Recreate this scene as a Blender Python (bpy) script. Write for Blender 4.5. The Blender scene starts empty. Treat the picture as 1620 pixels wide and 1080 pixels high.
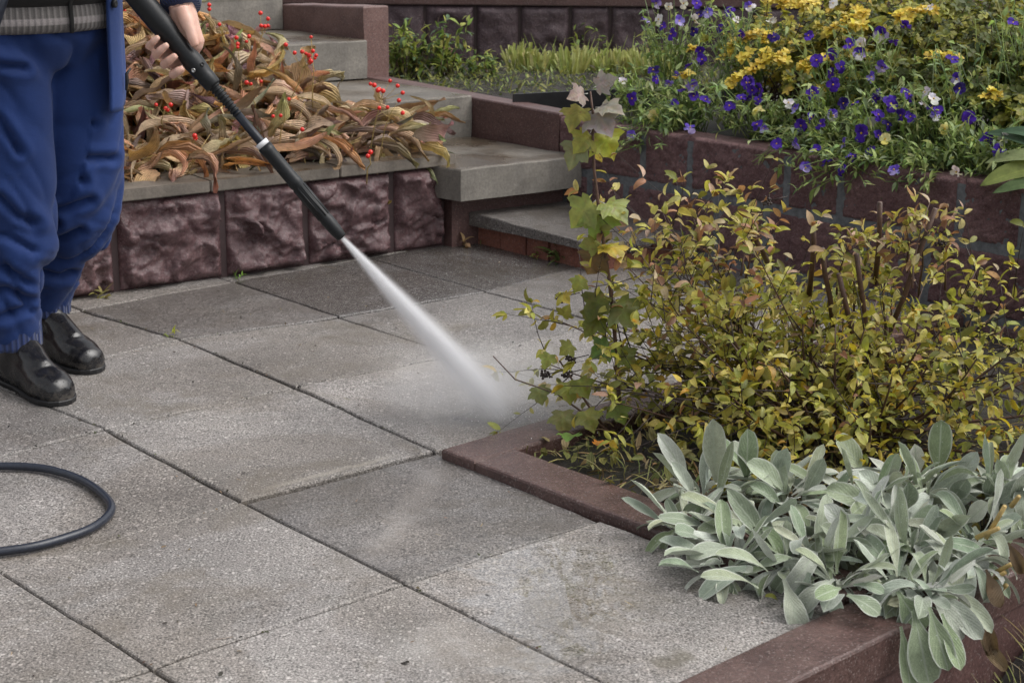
import bpy, bmesh, math, random
import numpy as np
from mathutils import Vector, Matrix, noise
random.seed(7)
R = math.radians
S = bpy.context.scene
COL = S.collection

# ------------------------------------------------------------------ camera, light, exposure
CAM_H = 1.17691
F_PX = 2677.73
PITCH, ROLL = 0.2714778, 0.0079545
_fw = Vector((0, math.cos(PITCH), -math.sin(PITCH)))
_up0 = Vector((0, math.sin(PITCH), math.cos(PITCH)))
_rt = Vector((1, 0, 0)) * math.cos(ROLL) + _up0 * math.sin(ROLL)
_up = -Vector((1, 0, 0)) * math.sin(ROLL) + _up0 * math.cos(ROLL)
CAM = Vector((0, 0, CAM_H))
cd = bpy.data.cameras.new('camera')
cam = bpy.data.objects.new('camera', cd)
COL.objects.link(cam)
cam.matrix_world = Matrix(((_rt.x, _up.x, -_fw.x, 0), (_rt.y, _up.y, -_fw.y, 0), (_rt.z, _up.z, -_fw.z, CAM_H), (0, 0, 0, 1)))
cd.sensor_width = 36
cd.lens = F_PX / 1620 * 36
cd.clip_start = .05
cd.clip_end = 500
cd.dof.use_dof = True
cd.dof.focus_distance = 3.6
cd.dof.aperture_fstop = 11
S.camera = cam

SUN_EL, SUN_AZ = R(54), R(92)      # azimuth clockwise from +Y (the view direction)
w = bpy.data.worlds.new('World')
S.world = w
w.use_nodes = True
nt = w.node_tree
sky = nt.nodes.new('ShaderNodeTexSky')
sky.sky_type = 'NISHITA'
sky.sun_disc = False
sky.sun_elevation = SUN_EL
sky.sun_rotation = SUN_AZ
sky.dust_density = 4
sky.air_density = 1.0
sky.ozone_density = .6
hs = nt.nodes.new('ShaderNodeHueSaturation')
hs.inputs['Saturation'].default_value = .16       # the flat white of an overcast sky
nt.links.new(sky.outputs[0], hs.inputs['Color'])
bgn = nt.nodes['Background']
bgn.inputs['Strength'].default_value = .15
nt.links.new(hs.outputs[0], bgn.inputs['Color'])
sd = bpy.data.lights.new('sun', 'SUN')
sd.energy = 1.1
sd.angle = R(56)
sd.color = (1, .965, .91)
so = bpy.data.objects.new('sun', sd)
COL.objects.link(so)
sdir = Vector((math.sin(SUN_AZ) * math.cos(SUN_EL), math.cos(SUN_AZ) * math.cos(SUN_EL), math.sin(SUN_EL)))
so.rotation_euler = (-sdir).to_track_quat('-Z', 'Y').to_euler()
S.view_settings.view_transform = 'Standard'
S.view_settings.look = 'None'
S.view_settings.exposure = 0.52
S.view_settings.gamma = 1
S.cycles.max_bounces = 8
S.cycles.transparent_max_bounces = 24
S.cycles.volume_bounces = 4
S.cycles.use_denoising = True

# ------------------------------------------------------------------ coordinates
YAW = 0.749367
E1 = Vector((math.cos(YAW), math.sin(YAW), 0))       # along the paving rows, right and away
E2 = Vector((math.sin(YAW), -math.cos(YAW), 0))      # along the paving columns, right and near
O = Vector((-0.863773, 3.429442, 0))
Z = Vector((0, 0, 1))
V = Vector


def W(u, v, z=0.):
    return O + u * E1 + v * E2 + V((0, 0, z))


def ray(px, py):
    return _fw + _rt * ((px - 810) / F_PX) - _up * ((py - 540) / F_PX)


def onz(px, py, z=0.):
    d = ray(px, py)
    return CAM + d * ((z - CAM_H) / d.z)


def ony(px, py, y):
    d = ray(px, py)
    return CAM + d * (y / d.y)


def onplane(px, py, P, N):
    d = ray(px, py)
    return CAM + d * ((P - CAM).dot(N) / d.dot(N))


def toUV(P):
    d = P - O
    return d.dot(E1), d.dot(E2)


def rnd(a, b):
    return random.uniform(a, b)


def sstep(x):
    x = max(0., min(1., x))
    return x * x * (3 - 2 * x)


# ------------------------------------------------------------------ node helper and materials
class NT:
    def __init__(s, name):
        s.m = bpy.data.materials.new(name)
        s.m.use_nodes = True
        s.t = s.m.node_tree
        s.b = s.t.nodes['Principled BSDF']
        s.out = s.t.nodes['Material Output']

    def n(s, typ, ins=None, out=0, **kw):
        nd = s.t.nodes.new('ShaderNode' + typ)
        for k, v in kw.items():
            setattr(nd, k, v)
        for k, v in (ins or {}).items():
            s.set(nd.inputs[k], v)
        return nd.outputs[out]

    def set(s, sock, v):
        if isinstance(v, bpy.types.NodeSocket):
            s.t.links.new(v, sock)
        else:
            if isinstance(v, (tuple, list)) and len(v) == 3 and sock.type == 'RGBA':
                v = (*v, 1)
            sock.default_value = v

    def P(s, **kw):
        for k, v in kw.items():
            s.set(s.b.inputs[k.replace('_', ' ')], v)

    def pos(s, scale=(1, 1, 1)):
        g = s.n('NewGeometry')
        if scale == (1, 1, 1):
            return g
        return s.n('VectorMath', {0: g, 1: scale}, operation='MULTIPLY')

    def noise(s, scale, detail=4, rough=.55, vec=None, out=0, dist=0.):
        return s.n('TexNoise', {'Vector': vec or s.pos(), 'Scale': scale, 'Detail': detail, 'Roughness': rough, 'Distortion': dist}, out=out)

    def vor(s, scale, vec=None, out=0, feature='F1', rnd=1.):
        return s.n('TexVoronoi', {'Vector': vec or s.pos(), 'Scale': scale, 'Randomness': rnd}, out=out, feature=feature)

    def ramp(s, f, stops, interp='LINEAR'):
        nd = s.t.nodes.new('ShaderNodeValToRGB')
        r = nd.color_ramp
        r.interpolation = interp
        while len(r.elements) < len(stops):
            r.elements.new(.5)
        for e, (p, c) in zip(r.elements, stops):
            e.position = p
            e.color = (c, c, c, 1) if not isinstance(c, (tuple, list)) else (*c, 1)
        s.set(nd.inputs[0], f)
        return nd.outputs[0]

    def math(s, op, a, b=0., c=0.):
        return s.n('Math', {0: a, 1: b, 2: c}, operation=op)

    def mix(s, f, a, b, mode='MIX'):
        nd = s.t.nodes.new('ShaderNodeMix')
        nd.data_type = 'RGBA'
        nd.blend_type = mode
        s.set(nd.inputs[0], f)
        s.set(nd.inputs[6], a)
        s.set(nd.inputs[7], b)
        return nd.outputs[2]

    def attr(s, name, out=0):
        return s.n('Attribute', out=out, attribute_name=name)

    def bump(s, h, strength=.3, dist=.01, normal=None):
        ins = {'Height': h, 'Strength': strength, 'Distance': dist}
        if normal is not None:
            ins['Normal'] = normal
        return s.n('Bump', ins)


def mat_paving():
    t = NT('wet exposed aggregate concrete')
    col = t.attr('Col')
    sep = t.n('SeparateColor', {0: col})
    wetA = t.n('SeparateColor', {0: col}, out=1)
    # fine grit and pale stone chips
    d1 = t.vor(150, out=0)
    c1 = t.vor(150, out=1)
    r1 = t.n('SeparateColor', {0: c1})
    chip = t.math('MULTIPLY', t.math('GREATER_THAN', r1, .68), t.ramp(d1, [(.25, 1.), (.42, 0.)]))
    d2 = t.vor(75, out=0)
    c2 = t.vor(75, out=1)
    r2 = t.n('SeparateColor', {0: c2})
    chip2 = t.math('MULTIPLY', t.math('GREATER_THAN', r2, .86), t.ramp(d2, [(.2, 1.), (.38, 0.)]))
    grit = t.noise(260, 3, .7)
    fine = t.ramp(grit, [(.36, .30), (.5, 1.0), (.64, 1.7)])
    blot = t.noise(2.3, 5, .62)
    blot2 = t.noise(7.5, 6, .7, out=0)
    base = t.ramp(blot, [(.3, (.185, .170, .160)), (.5, (.255, .236, .224)), (.7, (.30, .276, .258))])
    base = t.mix(t.ramp(blot2, [(.5, 0.), (.75, .5)]), base, (.21, .205, .19))
    base = t.mix(1., base, fine, 'MULTIPLY')
    base = t.mix(t.math('MULTIPLY', chip, .85), base, (.50, .475, .45))
    base = t.mix(t.math('MULTIPLY', chip2, .85), base, (.52, .48, .46))
    dark = t.math('MULTIPLY', t.math('LESS_THAN', r1, .22), t.ramp(d1, [(.3, 1.), (.5, 0.)]))
    base = t.mix(t.math('MULTIPLY', dark, .75), base, (.07, .065, .06))
    # pale stripe the jet has already cleaned, and a limy crust along one slab edge
    def stripe(a, b, wd, nz, k):
        A, B = onz(*a), onz(*b)
        dv = (B - A)
        Ln = dv.length
        dv.normalize()
        rel = t.n('VectorMath', {0: t.pos(), 1: tuple(A)}, operation='SUBTRACT')
        al = t.n('VectorMath', {0: rel, 1: tuple(dv)}, out=1, operation='DOT_PRODUCT')
        ac = t.n('VectorMath', {0: rel, 1: (-dv.y, dv.x, 0)}, out=1, operation='DOT_PRODUCT')
        ac = t.math('ABSOLUTE', t.math('ADD', ac, t.math('MULTIPLY', t.math('SUBTRACT', t.noise(nz, 5, .65), .5), wd * 2.2)))
        m_ = t.math('MULTIPLY', t.ramp(t.math('DIVIDE', ac, wd), [(.2, 1.), (1., 0.)]), t.ramp(t.math('DIVIDE', al, Ln), [(0., 0.), (.15, 1.), (.85, 1.), (1., 0.)]))
        return t.math('MULTIPLY', m_, k)
    base = t.mix(stripe((575, 900), (705, 730), .045, 9, .5), base, (.42, .385, .36))
    base = t.mix(stripe((400, 779), (640, 716), .014, 26, .5), base, (.46, .43, .38))
    base = t.mix(stripe((620, 1010), (900, 1060), .10, 7, .35), base, (.40, .375, .35))
    base = t.mix(stripe((1030, 1052), (1102, 1034), .035, 12, .7), base, (.13, .115, .085))
    # moss and mud stains
    moss = t.ramp(t.noise(3.1, 6, .7, out=0, dist=.6), [(.52, 0.), (.68, .55)])
    base = t.mix(moss, base, (.165, .14, .105))
    mud = t.ramp(t.noise(1.3, 7, .72, dist=.8), [(.47, 0.), (.53, .5), (.7, .75)])
    base = t.mix(mud, base, t.mix(1., base, (.68, .64, .59), 'MULTIPLY'))
    tint = t.n('CombineColor', {0: sep, 1: sep, 2: sep})
    base = t.mix(1., base, tint, 'MULTIPLY')
    wn = t.noise(2.0, 6, .6)
    wet = t.math('MULTIPLY', wetA, t.ramp(t.math('ADD', wn, t.math('MULTIPLY', wetA, .35)), [(.42, 0.), (.72, 1.)]))
    # standing film of water, washed to the front of the terrace
    pd = t.n('VectorMath', {0: t.pos(), 1: (.06, 2.62, 0)}, operation='SUBTRACT')
    pr = t.n('VectorMath', {0: t.n('VectorMath', {0: pd, 1: (2.6, 1.4, 1)}, operation='MULTIPLY')}, out=1, operation='LENGTH')
    film = t.ramp(t.math('ADD', pr, t.math('MULTIPLY', t.noise(1, 5, .65, vec=t.pos((5, 13, 1)), dist=.6), 1.1)), [(.84, 1.), (1.12, 0.)])
    wet = t.math('MAXIMUM', wet, t.math('MULTIPLY', film, .22))
    hd = t.n('VectorMath', {0: t.n('VectorMath', {0: t.pos(), 1: (.02, 3.60, 0)}, operation='SUBTRACT'), 1: (2.6, 3.6, 1)}, operation='MULTIPLY')
    hit = t.ramp(t.math('ADD', t.n('VectorMath', {0: hd}, out=1, operation='LENGTH'), t.math('MULTIPLY', t.noise(9, 5, .65), .9)), [(.75, .9), (1.25, 0.)])
    wet = t.math('MAXIMUM', wet, hit)
    base = t.mix(wet, base, t.mix(1., base, (.45, .45, .46), 'MULTIPLY'))
    rg = t.math('SUBTRACT', .52, t.math('MULTIPLY', wet, .36))
    rg = t.math('ADD', rg, t.math('MULTIPLY', t.noise(60, 3, .6), .1))
    rg = t.math('MULTIPLY', rg, t.ramp(film, [(.6, 1.), (1., .35)]))
    h = t.math('ADD', t.math('MULTIPLY', grit, .6), t.math('MULTIPLY', t.math('ADD', chip, chip2), .5))
    h = t.math('ADD', h, t.math('MULTIPLY', t.noise(22, 4, .6), .9))
    t.P(Base_Color=base, Roughness=rg, Normal=t.bump(h, t.math('MULTIPLY', t.ramp(film, [(.3, 1.), (.9, .12)]), .6), .004, t.bump(t.noise(34, 2, .5, dist=.5), t.math('MULTIPLY', film, .9), .010)), Specular_IOR_Level=.5, Coat_Weight=t.ramp(film, [(.5, 0.), (1., 1.)]), Coat_Roughness=.05, Coat_IOR=1.6)
    return t.m


def mat_concrete(name, c, wet=.5, edge=(.12, .11, .1)):
    t = NT(name)
    b = t.noise(4, 6, .65)
    f = t.noise(120, 4, .7)
    base = t.ramp(b, [(.3, tuple(x * .66 for x in c)), (.52, c), (.74, tuple(x * 1.22 for x in c))])
    # rain runs and dark algae, taller than wide
    st = t.noise(1, 5, .6, vec=t.pos((11, 11, 2.2)))
    base = t.mix(t.ramp(st, [(.48, 0.), (.72, .75)]), base, edge)
    pits = t.vor(46, out=0)
    base = t.mix(t.ramp(pits, [(.0, .6), (.1, 0.)]), base, (.06, .055, .05))
    base = t.mix(1., base, t.ramp(f, [(.3, .78), (.7, 1.2)]), 'MULTIPLY')
    g = t.n('NewGeometry', out=1)
    up = t.n('SeparateXYZ', {0: g}, out=2)
    wm = t.math('MULTIPLY', t.ramp(up, [(.6, 0.), (.95, 1.)]), t.ramp(t.noise(3.3, 5, .6), [(.38, .25), (.6, 1.)]))
    wm = t.math('MULTIPLY', wm, wet)
    base = t.mix(wm, base, t.mix(1., base, (.46, .385, .31), 'MULTIPLY'))
    t.P(Base_Color=base, Roughness=t.math('SUBTRACT', .75, t.math('MULTIPLY', wm, .52)),
        Normal=t.bump(t.math('ADD', f, t.math('MULTIPLY', t.noise(24, 4, .6), 1.2)), .35, .004))
    return t.m


def mat_rock(name, c1, c2, c3, rough=.42, fine=90, bs=.6, bd=.006, spec=.5):
    t = NT(name)
    a = t.noise(7, 7, .68)
    b = t.noise(fine, 5, .75)
    base = t.ramp(a, [(.3, c1), (.5, c2), (.72, c3)])
    base = t.mix(1., base, t.ramp(b, [(.28, .55), (.5, 1.), (.75, 1.5)]), 'MULTIPLY')
    sp = t.vor(380, out=1)
    s1 = t.n('SeparateColor', {0: sp})
    base = t.mix(t.math('MULTIPLY', t.math('GREATER_THAN', s1, .94), .22), base, (.40, .35, .33))  # pale stone specks; on the kerb they also paint in wet glints
    st = t.noise(2.6, 5, .7)
    base = t.mix(t.ramp(st, [(.56, 0.), (.78, .4)]), base, tuple(x * .6 for x in c1))
    rg = t.math('ADD', rough, t.math('MULTIPLY', t.math('SUBTRACT', t.noise(9, 4, .6), .5), .4))
    h = t.math('ADD', b, t.math('MULTIPLY', t.noise(30, 5, .65), 1.3))
    t.P(Base_Color=base, Roughness=rg, Normal=t.bump(h, bs, bd), Specular_IOR_Level=spec)
    return t.m


def mat_leaf(name, rough=.45, transl=.3, vein=0., veinn=14, spots=.0, spotcol=(.12, .06, .03), bump=.25, sheen=0., spec=.4):
    t = NT(name)
    c = t.attr('Col')
    var = t.noise(38, 4, .6)
    base = t.mix(1., c, t.ramp(var, [(.3, .72), (.5, 1.), (.72, 1.25)]), 'MULTIPLY')
    uv = t.n('UVMap', uv_map='UVMap')
    ux = t.n('SeparateXYZ', {0: uv}, out=0)
    uy = t.n('SeparateXYZ', {0: uv}, out=1)
    ax = t.math('ABSOLUTE', t.math('SUBTRACT', ux, .5))
    if vein > 0:          # long parallel veins
        wv = t.math('SINE', t.math('ADD', t.math('MULTIPLY', ux, veinn * 6.283), t.math('MULTIPLY', t.noise(25, 2), 3.)))
        base = t.mix(t.math('MULTIPLY', t.ramp(wv, [(.2, 0.), (.9, 1.)]), vein), base, t.mix(1., base, (.42, .36, .32), 'MULTIPLY'))
        h = t.math('MULTIPLY', wv, 1.)
    else:                 # midrib and side veins
        sv = t.math('SINE', t.math('ADD', t.math('MULTIPLY', uy, 44.), t.math('MULTIPLY', ax, -38.)))
        h = t.math('ADD', t.math('MULTIPLY', sv, .12), t.math('MULTIPLY', var, 1.2))
        rib = t.ramp(ax, [(.02, 1.), (.06, 0.)])
        base = t.mix(t.math('MULTIPLY', rib, .35), base, t.mix(1., base, (1.5, 1.45, 1.4), 'MULTIPLY'))
    if spots > 0:
        sn = t.noise(70, 4, .6, out=0)
        base = t.mix(t.ramp(sn, [(.6, 0.), (.68, spots)]), base, spotcol)
    t.P(Base_Color=base, Roughness=rough, Normal=t.bump(h, bump, .002), Specular_IOR_Level=spec)
    if sheen:
        t.P(Sheen_Weight=sheen, Sheen_Roughness=.45)
    tr = t.n('BsdfTranslucent', {'Color': t.mix(1., base, (1.25, 1.2, .8) if vein < .3 or name.startswith('pansy') else (1.15, .95, .75), 'MULTIPLY')})
    ms = t.t.nodes.new('ShaderNodeMixShader')
    ms.inputs[0].default_value = transl
    t.t.links.new(t.b.outputs[0], ms.inputs[1])
    t.t.links.new(tr, ms.inputs[2])
    t.t.links.new(ms.outputs[0], t.out.inputs[0])
    return t.m


def mat_lamb():
    t = NT('felted silver leaf')
    c = t.attr('Col')
    uv = t.n('UVMap', uv_map='UVMap')
    ux = t.n('SeparateXYZ', {0: uv}, out=0)
    uy = t.n('SeparateXYZ', {0: uv}, out=1)
    ax = t.math('ABSOLUTE', t.math('SUBTRACT', ux, .5))
    fuzz = t.noise(700, 3, .8)
    mid = t.noise(55, 4, .6)
    base = t.mix(1., c, t.ramp(fuzz, [(.3, .7), (.5, 1.), (.72, 1.35)]), 'MULTIPLY')
    base = t.mix(1., base, t.ramp(mid, [(.3, .82), (.7, 1.14)]), 'MULTIPLY')
    rim = t.ramp(ax, [(.41, 0.), (.49, .7)])                    # white woolly margin
    base = t.mix(rim, base, (.60, .62, .57))
    rib = t.ramp(ax, [(.015, .75), (.055, 0.)])
    base = t.mix(rib, base, (.40, .45, .35))
    sv = t.math('SINE', t.math('ADD', t.math('MULTIPLY', uy, 50.), t.math('MULTIPLY', ax, -46.)))
    h = t.math('ADD', t.math('MULTIPLY', sv, .2), t.math('ADD', t.math('MULTIPLY', fuzz, .9), t.math('MULTIPLY', mid, 1.)))
    wetd = t.vor(230, out=0)
    dr = t.n('SeparateColor', {0: t.vor(230, out=1)})
    drop = t.math('MULTIPLY', t.math('GREATER_THAN', dr, .9), t.ramp(wetd, [(.15, 1.), (.3, 0.)]))
    base = t.mix(t.math('MULTIPLY', drop, .6), base, (.62, .65, .62))
    t.P(Base_Color=base, Roughness=.75, Normal=t.bump(h, .5, .0016), Sheen_Weight=.7, Sheen_Roughness=.35, Specular_IOR_Level=.25)
    tr = t.n('BsdfTranslucent', {'Color': base})
    ms = t.t.nodes.new('ShaderNodeMixShader')
    ms.inputs[0].default_value = .12
    t.t.links.new(t.b.outputs[0], ms.inputs[1])
    t.t.links.new(tr, ms.inputs[2])
    t.t.links.new(ms.outputs[0], t.out.inputs[0])
    return t.m


def mat_plain(name, c, rough=.5, nscale=40, var=.25, bump=.15, bd=.002, metal=0., spec=.5, coat=0.):
    t = NT(name)
    a = t.noise(nscale, 5, .65)
    base = t.ramp(a, [(.3, tuple(x * (1 - var) for x in c)), (.7, tuple(x * (1 + var) for x in c))])
    t.P(Base_Color=base, Roughness=t.math('ADD', rough, t.math('MULTIPLY', t.math('SUBTRACT', t.noise(nscale * .4, 4), .5), .25)),
        Normal=t.bump(a, bump, bd), Metallic=metal, Specular_IOR_Level=spec, Coat_Weight=coat, Coat_Roughness=.08)
    return t.m


def mat_cloth(name, c, weave=900, wr=.35):
    t = NT(name)
    a = t.noise(3.5, 4, .6)
    b = t.noise(weave, 2, .7)
    dirt = t.noise(11, 6, .72)
    base = t.ramp(a, [(.3, tuple(x * .8 for x in c)), (.7, tuple(x * 1.2 for x in c))])
    base = t.mix(1., base, t.ramp(b, [(.3, .8), (.7, 1.2)]), 'MULTIPLY')
    base = t.mix(t.ramp(dirt, [(.62, 0.), (.8, .3)]), base, (.09, .10, .13))
    wrk = t.noise(1, 4, .55, vec=t.pos((10, 10, 22)), dist=.8)
    n1 = t.bump(wrk, wr * .6, .010)
    t.P(Base_Color=base, Roughness=.82, Normal=t.bump(b, .25, .001, n1), Sheen_Weight=.08, Specular_IOR_Level=.25)
    return t.m


def mat_knit(name, c, c2=None, n=150):
    """ribbed knit: ribs follow the u of the loft"""
    t = NT(name)
    uv = t.n('UVMap', uv_map='UVMap')
    ux = t.n('SeparateXYZ', {0: uv}, out=0)
    uy = t.n('SeparateXYZ', {0: uv}, out=1)
    rb = t.math('SINE', t.math('MULTIPLY', ux, n * 6.283))
    base = t.mix(t.ramp(rb, [(.2, .75), (.7, 0.)]), c, tuple(x * .45 for x in c))
    if c2:
        base = t.mix(t.ramp(t.math('ABSOLUTE', t.math('SUBTRACT', uy, .47)), [(.07, .8), (.1, 0.)]), base, c2)
    base = t.mix(1., base, t.ramp(t.noise(400, 3, .7), [(.3, .75), (.7, 1.25)]), 'MULTIPLY')
    t.P(Base_Color=base, Roughness=.9, Normal=t.bump(rb, .5, .003), Sheen_Weight=.2)
    return t.m


def mat_skin():
    t = NT('skin')
    a = t.noise(60, 4, .6)
    b = t.noise(18, 3, .5)
    base = t.ramp(b, [(.3, (.56, .32, .25)), (.6, (.64, .41, .33)), (.75, (.55, .27, .21))])
    t.P(Base_Color=base, Roughness=.48, Normal=t.bump(t.math('ADD', a, t.noise(320, 2)), .3, .0012), Subsurface_Weight=.15, Subsurface_Radius=(.01, .004, .002), Subsurface_Scale=.5)
    return t.m


def mat_boot():
    t = NT('wet black rubber')
    z_ = t.n('SeparateXYZ', {0: t.pos()}, out=2)
    a = t.noise(38, 6, .7)
    low = t.ramp(t.math('ADD', z_, t.math('MULTIPLY', t.noise(26, 5, .7), .05)), [(.035, 1.), (.075, 0.)])
    m_ = t.math('MULTIPLY', t.math('MULTIPLY', t.ramp(a, [(.45, 0.), (.6, 1.)]), t.math('ADD', t.math('MULTIPLY', low, .5), .12)), 1.)
    sc = t.ramp(t.noise(1, 5, .75, vec=t.pos((60, 60, 160))), [(.62, 0.), (.7, .35)])
    base = t.mix(m_, (.011, .011, .013), (.11, .095, .08))
    base = t.mix(sc, base, (.05, .048, .047))
    dr = t.n('SeparateColor', {0: t.vor(260, out=1)})
    drop = t.math('MULTIPLY', t.math('GREATER_THAN', dr, .9), t.ramp(t.vor(260), [(.1, 1.), (.35, 0.)]))
    t.P(Base_Color=base, Roughness=t.math('ADD', .2, t.math('ADD', t.math('MULTIPLY', m_, .5), t.math('MULTIPLY', sc, .5))), Normal=t.bump(t.math('ADD', t.math('MULTIPLY', drop, 1.), t.math('MULTIPLY', a, .3)), .35, .0015), Specular_IOR_Level=.5)
    return t.m


def mat_soil(name, c):
    t = NT(name)
    a = t.noise(30, 8, .75)
    b = t.noise(4, 5, .6)
    base = t.ramp(a, [(.32, tuple(x * .4 for x in c)), (.55, c), (.75, tuple(x * 1.7 for x in c))])
    base = t.mix(t.ramp(b, [(.45, 0.), (.7, .5)]), base, (.05, .055, .025))
    t.P(Base_Color=base, Roughness=.8, Normal=t.bump(a, .9, .02))
    return t.m


def mat_spray(name, shape, dens):
    """water blown to fine drops: local z runs along the jet (0..1 of its length)"""
    t = NT(name)
    t.t.nodes.remove(t.b)
    tc = t.n('TexCoord', out=3)
    x = t.n('SeparateXYZ', {0: tc}, out=0)
    y = t.n('SeparateXYZ', {0: tc}, out=1)
    z = t.n('SeparateXYZ', {0: tc}, out=2)
    if shape == 'jet':
        L = dens['L']
        q = t.math('DIVIDE', z, L)
        r = t.math('SQRT', t.math('ADD', t.math('MULTIPLY', x, x), t.math('MULTIPLY', y, y)))
        Rz = t.math('ADD', dens['r0'], t.math('MULTIPLY', q, dens['r1'] - dens['r0']))
        f = t.math('DIVIDE', r, Rz)
        f2 = t.math('MULTIPLY', f, f)
        g = t.math('ADD', t.math('MULTIPLY', t.math('EXPONENT', t.math('MULTIPLY', f2, -11.)), .8), t.math('MULTIPLY', t.math('EXPONENT', t.math('MULTIPLY', f2, -3.)), .2))
        edge = t.ramp(f, [(.55, 1.), (1., 0.)])
        g = t.math('MULTIPLY', g, edge)
        fall = t.ramp(q, [(0., 1.), (.12, .66), (.45, .36), (.75, .17), (.92, .07), (1., .0)])
        streak = t.noise(1, 4, .6, vec=t.n('VectorMath', {0: tc, 1: (170, 170, 7)}, operation='MULTIPLY'))
        g = t.math('MULTIPLY', t.math('MULTIPLY', g, fall), t.ramp(streak, [(.3, .35), (.7, 1.65)]))
    else:
        r = t.n('VectorMath', {0: t.n('VectorMath', {0: tc, 1: dens['inv']}, operation='MULTIPLY')}, out=1, operation='LENGTH')
        g = t.ramp(r, [(.05, 1.), (.4, .35), (.95, 0.)])
        g = t.math('MULTIPLY', g, t.ramp(t.noise(22, 4, .6, vec=tc), [(.3, .25), (.7, 1.5)]))
    pv = t.t.nodes.new('ShaderNodeVolumePrincipled')
    pv.inputs['Color'].default_value = (.985, .985, 1, 1)
    t.set(pv.inputs['Density'], t.math('MULTIPLY', g, dens['d']))
    pv.inputs['Anisotropy'].default_value = .2
    t.t.links.new(pv.outputs[0], t.out.inputs['Volume'])
    t.m.cycles.volume_step_rate = .12
    return t.m


M = {}
M['paving'] = mat_paving()
M['concrete'] = mat_concrete('weathered step concrete', (.20, .183, .16), 1.)
M['coping'] = mat_concrete('wet coping stone', (.185, .16, .135), .95, (.10, .09, .075))
M['rock'] = mat_rock('split burgundy stone', (.070, .038, .041), (.112, .062, .066), (.172, .105, .107), .27)
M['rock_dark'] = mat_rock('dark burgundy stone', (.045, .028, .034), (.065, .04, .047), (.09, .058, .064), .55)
M['rough'] = mat_rock('crumbly burgundy block', (.12, .064, .068), (.185, .103, .104), (.25, .15, .146), .62, 150, 1.0, .010, .3)
M['joint'] = mat_plain('dark recessed joint', (.045, .026, .027), .6)
M['mortar'] = mat_plain('blue grey mortar', (.115, .122, .13), .7, 60, .4, .6)
M['painted'] = mat_rock('burgundy cast concrete', (.10, .055, .048), (.135, .075, .066), (.17, .098, .086), .5, 140, .3, .003)
M['painted_dark'] = mat_rock('dark burgundy cast concrete', (.07, .036, .034), (.092, .05, .046), (.12, .068, .062), .5, 140, .3, .003)
M['kerb'] = mat_rock('wet brown kerb concrete', (.055, .030, .027), (.092, .053, .047), (.14, .088, .078), .24, 170, .55, .004, .5)
M['brick'] = mat_rock('red brick', (.14, .05, .035), (.20, .075, .05), (.23, .10, .07), .7, 120, .5, .004)
M['soil'] = mat_soil('dark garden soil', (.028, .022, .019))
M['edging'] = mat_plain('black plastic edging', (.014, .014, .016), .4)
M['dry'] = mat_leaf('withered leaf', .46, .2, .26, 11, .45, (.12, .07, .045), .95, spec=.4)
M['bushleaf'] = mat_leaf('yellowing shrub leaf', .42, .38, 0, 0, .55, (.16, .08, .03), .35)
M['green'] = mat_leaf('green leaf', .5, .34, 0, 0, .15, (.09, .07, .02), .3, spec=.22)
M['gold'] = mat_leaf('golden shrub leaf', .5, .32, 0, 0, .25, (.25, .12, .03), .2)
M['petal'] = mat_leaf('pansy petal', .6, .25, .25, 9, 0, bump=.15, spec=.2)
M['sapleaf'] = mat_leaf('lobed autumn leaf', .4, .35, 0, 0, .5, (.2, .11, .05), .4)
M['lamb'] = mat_lamb()
M['twig'] = mat_plain('reddish twig bark', (.085, .045, .030), .55, 90, .4, .5)
M['darktwig'] = mat_plain('dark wet twig', (.03, .018, .016), .5, 90, .4, .5)
M['straw'] = mat_plain('straw stalk', (.42, .30, .11), .6, 60, .3, .2)
M['berry'] = mat_plain('red berry', (.62, .02, .012), .22, 30, .15, .02)
M['denim'] = mat_cloth('blue work cloth', (.0105, .030, .122))
M['denim2'] = mat_cloth('blue jacket cloth', (.019, .045, .16))
M['knit_grey'] = mat_knit('grey ribbed knit', (.20, .185, .18), (.34, .31, .31), 90)
M['knit_blue'] = mat_knit('blue ribbed knit', (.02, .038, .13), None, 34)
M['black_cloth'] = mat_cloth('black knit top', (.018, .017, .018))
M['rubber'] = mat_boot()
M['sole'] = mat_plain('black boot sole', (.012, .012, .013), .5)
M['plastic'] = mat_plain('black plastic', (.011, .012, .0135), .42, 180, .25, .12, .001, spec=.3)
M['plastic_blue'] = mat_plain('grey black tube', (.014, .017, .024), .38, 180, .25, .1, .001, spec=.3)
M['white_plastic'] = mat_plain('white plastic', (.68, .68, .70), .35, 60, .06)
M['hose'] = mat_plain('dark rubber hose', (.018, .022, .034), .34, 120, .3, .12)
M['metal'] = mat_plain('steel', (.5, .5, .5), .35, 60, .1, .1, metal=1)
M['skin'] = mat_skin()
M['hair'] = mat_plain('brown hair', (.05, .032, .02), .6, 200, .4, .6)
M['eye'] = mat_plain('eye', (.5, .48, .46), .15)
M['drop'] = mat_plain('white water drop', (.80, .80, .82), .1, 50, .02, .02)
M['litter'] = mat_leaf('clippings', .6, .15, .4, 3, .2)


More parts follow.
